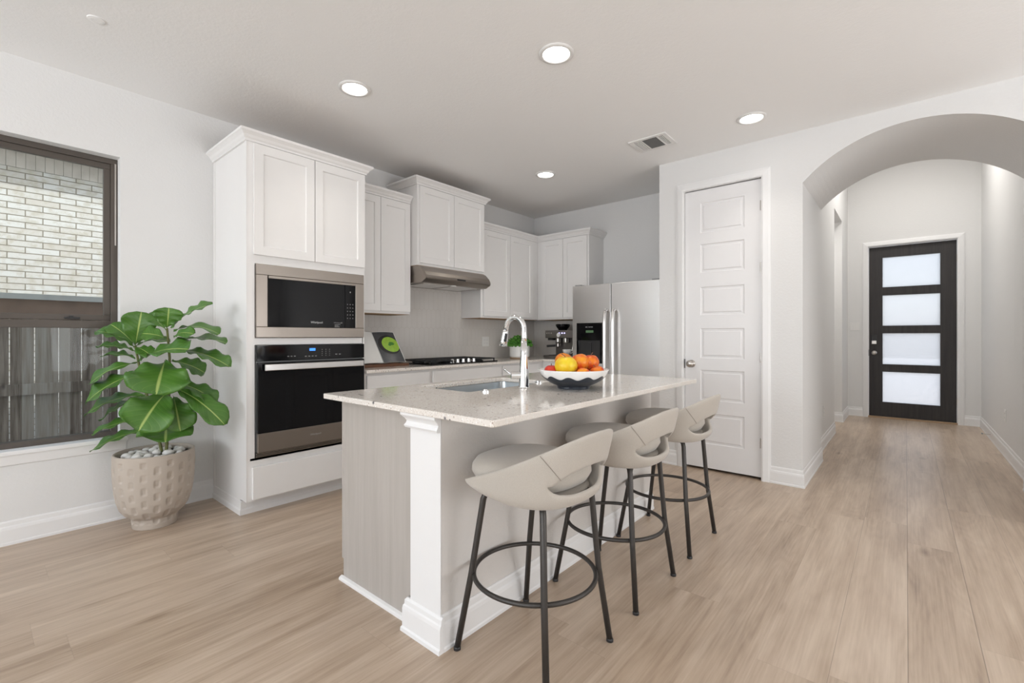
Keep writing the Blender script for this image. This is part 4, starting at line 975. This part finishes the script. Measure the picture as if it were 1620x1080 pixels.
obj('soil', lathe(B(), [(.184, .40), (.186, .424)], px_, py_, 40), M_SOIL, po)
random.seed(11); spots = []
tries = 0
while len(spots) < 38 and tries < 4000:
    tries += 1
    a = random.uniform(0, 2*PI); r = .165*math.sqrt(random.random()); s_ = random.uniform(.014, .027)
    x, y = px_+r*math.cos(a), py_+r*math.sin(a)
    if r+s_*1.15 > .172 or math.hypot(x+3.515, y-.79) < .03: continue
    if all(math.hypot(x-u, y-v_) > (s_+t_)*.93 for u, v_, t_ in spots): spots.append((x, y, s_))
for i, (x, y, s_) in enumerate(spots):
    bm = B(); ellips(bm, (x, y, .424+s_*.72), s_*1.15, s_, s_*.78, 14, Matrix.Rotation(random.uniform(0, 3), 4, 'Z'), .12, i)
    tag(obj('pebble', bm, M_PEB, smooth=True, origin=(x, y, .424)), 'white pebble on the soil of the beige planter', 'pebble', 'white pebbles in the planter')
pl = thing('fiddle_leaf_fig', 'green fiddle leaf fig growing in the beige planter', 'plant', (px_, py_, .414))
SA = [(-3.53, .78, .40), (-3.53, 0.78, 0.46), (-3.548, 0.765, 0.573), (-3.595, 0.725, 0.782), (-3.631, 0.695, 0.952), (-3.653, 0.676, 1.104)]
SB = [(-3.505, .80, .40), (-3.505, 0.802, 0.469), (-3.501, 0.805, 0.592), (-3.493, 0.812, 0.839), (-3.49, 0.814, 1.028), (-3.503, 0.804, 1.213)]
obj('stem', tube(B(), SA, [.009, .009, .008, .0075, .007, .006], 10), M_STEM, pl, smooth=True); obj('stem', tube(B(), SB, [.009, .009, .0085, .008, .007, .006], 10), M_STEM, pl, smooth=True)
LEAVES = [
((-3.503, 0.804, 1.213),(-3.458, 0.803, 1.343),0.155,0.2,1),
((-3.483, 0.82, 1.213),(-3.309, 0.995, 1.375),0.13,1,0.5),
((-3.472, 0.83, 1.198),(-3.256, 1.014, 1.189),0.14,1,0.25),
((-3.436, 0.821, 1.156),(-3.281, 0.887, 1.186),0.09,0.6,0.8),
((-3.487, 0.817, 1.113),(-3.276, 1.062, 1.132),0.15,1,0.2),
((-3.48, 0.823, 1.075),(-3.208, 1.055, 0.985),0.16,1,0.3),
((-3.613, 0.684, 1.005),(-3.213, 0.84, 1.098),0.2,0.8,0.7),
((-3.476, 0.788, 1.012),(-3.284, 0.701, 0.839),0.32,0.7,1),
((-3.48, 0.823, 1.014),(-3.44, 0.989, 0.933),0.15,0.8,0.6),
((-3.472, 0.83, 0.876),(-3.317, 1.014, 0.752),0.15,1,0.4),
((-3.48, 0.823, 0.848),(-3.173, 1.018, 0.635),0.16,0.9,0.6),
((-3.465, 0.797, 0.819),(-3.31, 0.626, 0.64),0.27,0.7,1),
((-3.472, 0.83, 0.791),(-3.297, 0.821, 0.605),0.19,0.5,1),
((-3.505, 0.802, 0.602),(-3.317, 0.752, 0.548),0.28,1,0.5),
((-3.653, 0.676, 1.104),(-3.599, 0.696, 1.322),0.18,0.3,1),
((-3.656, 0.673, 1.099),(-3.732, 0.503, 1.202),0.15,1,0.4),
((-3.656, 0.673, 1.075),(-3.766, 0.514, 1.107),0.12,1,0.3),
((-3.653, 0.676, 1.028),(-3.768, 0.539, 1.046),0.12,1,0.25),
((-3.508, 0.799, 1.203),(-3.657, 0.738, 1.31),0.1,0.6,0.8),
((-3.505, 0.802, 1.151),(-3.548, 0.686, 1.184),0.12,0.7,0.8),
((-3.642, 0.685, 1.0),(-3.763, 0.477, 0.884),0.13,1,0.5),
((-3.602, 0.719, 0.943),(-3.727, 0.455, 0.775),0.19,1,0.45),
((-3.595, 0.725, 0.801),(-3.768, 0.46, 0.7),0.15,1,0.45),
((-3.595, 0.725, 0.791),(-3.762, 0.531, 0.656),0.13,1,0.4),
((-3.559, 0.756, 0.649),(-3.761, 0.492, 0.58),0.12,1,0.4),
((-3.545, 0.768, 0.592),(-3.755, 0.484, 0.479),0.13,1,0.4),
((-3.651, 0.677, 1.094),(-3.522, 0.722, 1.054),0.1,0.7,0.8),
((-3.656, 0.673, 1.113),(-3.759, 0.573, 1.244),0.12,0.6,0.7),
((-3.653, 0.676, 1.104),(-3.494, 0.811, 1.137),0.1,1,0.3),
]
def leaf(bp, tp, wd, up, fc, i):
    wd *= 1.14
    b, t = Vector(bp), Vector(tp); ax = t-b; L = ax.length; a = ax.normalized()
    cam_dir = (Vector((0, 0, H))-b); cam_dir.z = 0; cam_dir.normalize()
    nrm = Vector((0, 0, 1))*up+cam_dir*fc; nrm = (nrm-a*nrm.dot(a)).normalized(); sd = a.cross(nrm).normalized()
    bm = B(); uvl = bm.loops.layers.uv.new('UVMap'); nu, nv = 12, 18; G = []
    rnd = random.Random(i*7+1); sag = L*(.10+.08*rnd.random()); wav = rnd.uniform(.6, 1.2)
    for j in range(nv+1):
        s_ = j/nv
        if s_ < .07: wv = .018
        else:
            q = (s_-.07)/.93; wv = max(.02, 1.22*(max(0, q)**.72)*math.sqrt(max(0, 1-q**5)))
            if j == nv: wv = .22
        c = b+ax*s_+nrm*(sag*4*s_*(1-s_))*.7-Vector((0, 0, 1))*(sag*s_*s_*.25)
        row = []
        for k in range(nu+1):
            u = (k/nu-.5)*2; lat = u*wd*.5*wv
            fold = abs(u)*wd*.10*wv; rip = math.sin(s_*21*wav+(2 if u > 0 else 0)+i)*.012*abs(u)**2*(wd/.2)
            row.append((bm.verts.new(c+sd*lat+nrm*(fold+rip)), (k/nu, s_)))
        G.append(row)
    for j in range(nv):
        for k in range(nu):
            q = [G[j][k], G[j][k+1], G[j+1][k+1], G[j+1][k]]; f = bm.faces.new([x[0] for x in q])
            for lp_, x in zip(f.loops, q): lp_[uvl].uv = x[1]
    for vv in bm.verts: vv.co.x = max(vv.co.x, -3.80)
    o = obj('leaf', bm, M_LEAF, pl, smooth=True); so_ = o.modifiers.new('t', 'SOLIDIFY'); so_.thickness = .0012
for i, l in enumerate(LEAVES): leaf(*l, i)

# ================================================================== CEILING FIXTURES
def downlight(x, y, label, z=ZC):
    d = thing('recessed_light', label, 'ceiling light', (x, y, z), 'recessed kitchen lights')
    obj('trim_ring', lathe(B(), [(.098, z-.0005), (.097, z-.006), (.078, z-.010), (.073, z-.004), (.072, z-.0005)], x, y, 40, cap0=False, cap1=False), M_PLASTIC, d, smooth=True)
    obj('lens', lathe(B(), [(.072, z-.0035), (.03, z-.0045)], x, y, 32), M_LAMP, d)
    l = bpy.data.lights.new('downlight', 'AREA'); l.shape = 'DISK'; l.size = .13; l.energy = L_SPOT; l.color = (1, .95, .88); l.spread = math.radians(100)
    o = bpy.data.objects.new('downlight', l); C.objects.link(o); o.location = (x, y, z-.014)
downlight(-1.49, 2.133, 'recessed ceiling light above the middle of the island, nearest the camera')
downlight(-2.679, 1.60, 'recessed ceiling light in front of the oven cabinet')
downlight(-.853, 3.68, 'recessed ceiling light in front of the pantry door')
downlight(-2.684, 3.66, 'recessed ceiling light in front of the refrigerator corner')
va = thing('ceiling_vent', 'white louvered air vent in the ceiling before the pantry', 'air vent', (-1.57, 3.62, ZC))
x0, x1, y0, y1 = -1.73, -1.42, 3.49, 3.75; zv = ZC
bm = B()
for a, b, c, d in ((x0, x1, y0, y0+.03), (x0, x1, y1-.03, y1), (x0, x0+.03, y0+.03, y1-.03), (x1-.03, x1, y0+.03, y1-.03), (-1.633, -1.623, y0+.03, y1-.03), (-1.505, -1.495, y0+.03, y1-.03)): box(bm, a, b, c, d, zv-.010, zv-.0003)
obj('frame', bm, M_PLASTIC, va, bevel=.002); obj('duct_opening', bx(x0+.02, x1-.02, y0+.02, y1-.02, zv-.0012, zv-.0004), M_BLACKM, va)
bm = B()
for k in range(5):
    for a in (-1.700+k*.0155, -1.492+k*.0125): box(bm, a, a+(.010 if a < -1.6 else .006), y0+.03, y1-.03, zv-.009, zv-.002)
obj('louvers', bm, M_PLASTIC, va)
bm = B()
for k in range(24): y = y0+.032+k*.0083; box(bm, -1.623, -1.505, y, y+.0045, zv-.009, zv-.002)
obj('grille', bm, M_SCREEN, va)
tag(obj('sprinkler_cap', lathe(B(), [(.035, ZC-.0003), (.034, ZC-.004), (.02, ZC-.006)], -3.08, .415, 28), M_CEIL, origin=(-3.08, .415, ZC)), 'small round painted cap on the ceiling above the window', 'sprinkler cap')
# finish: cubes share one look; face-weighted shading left flat on purpose
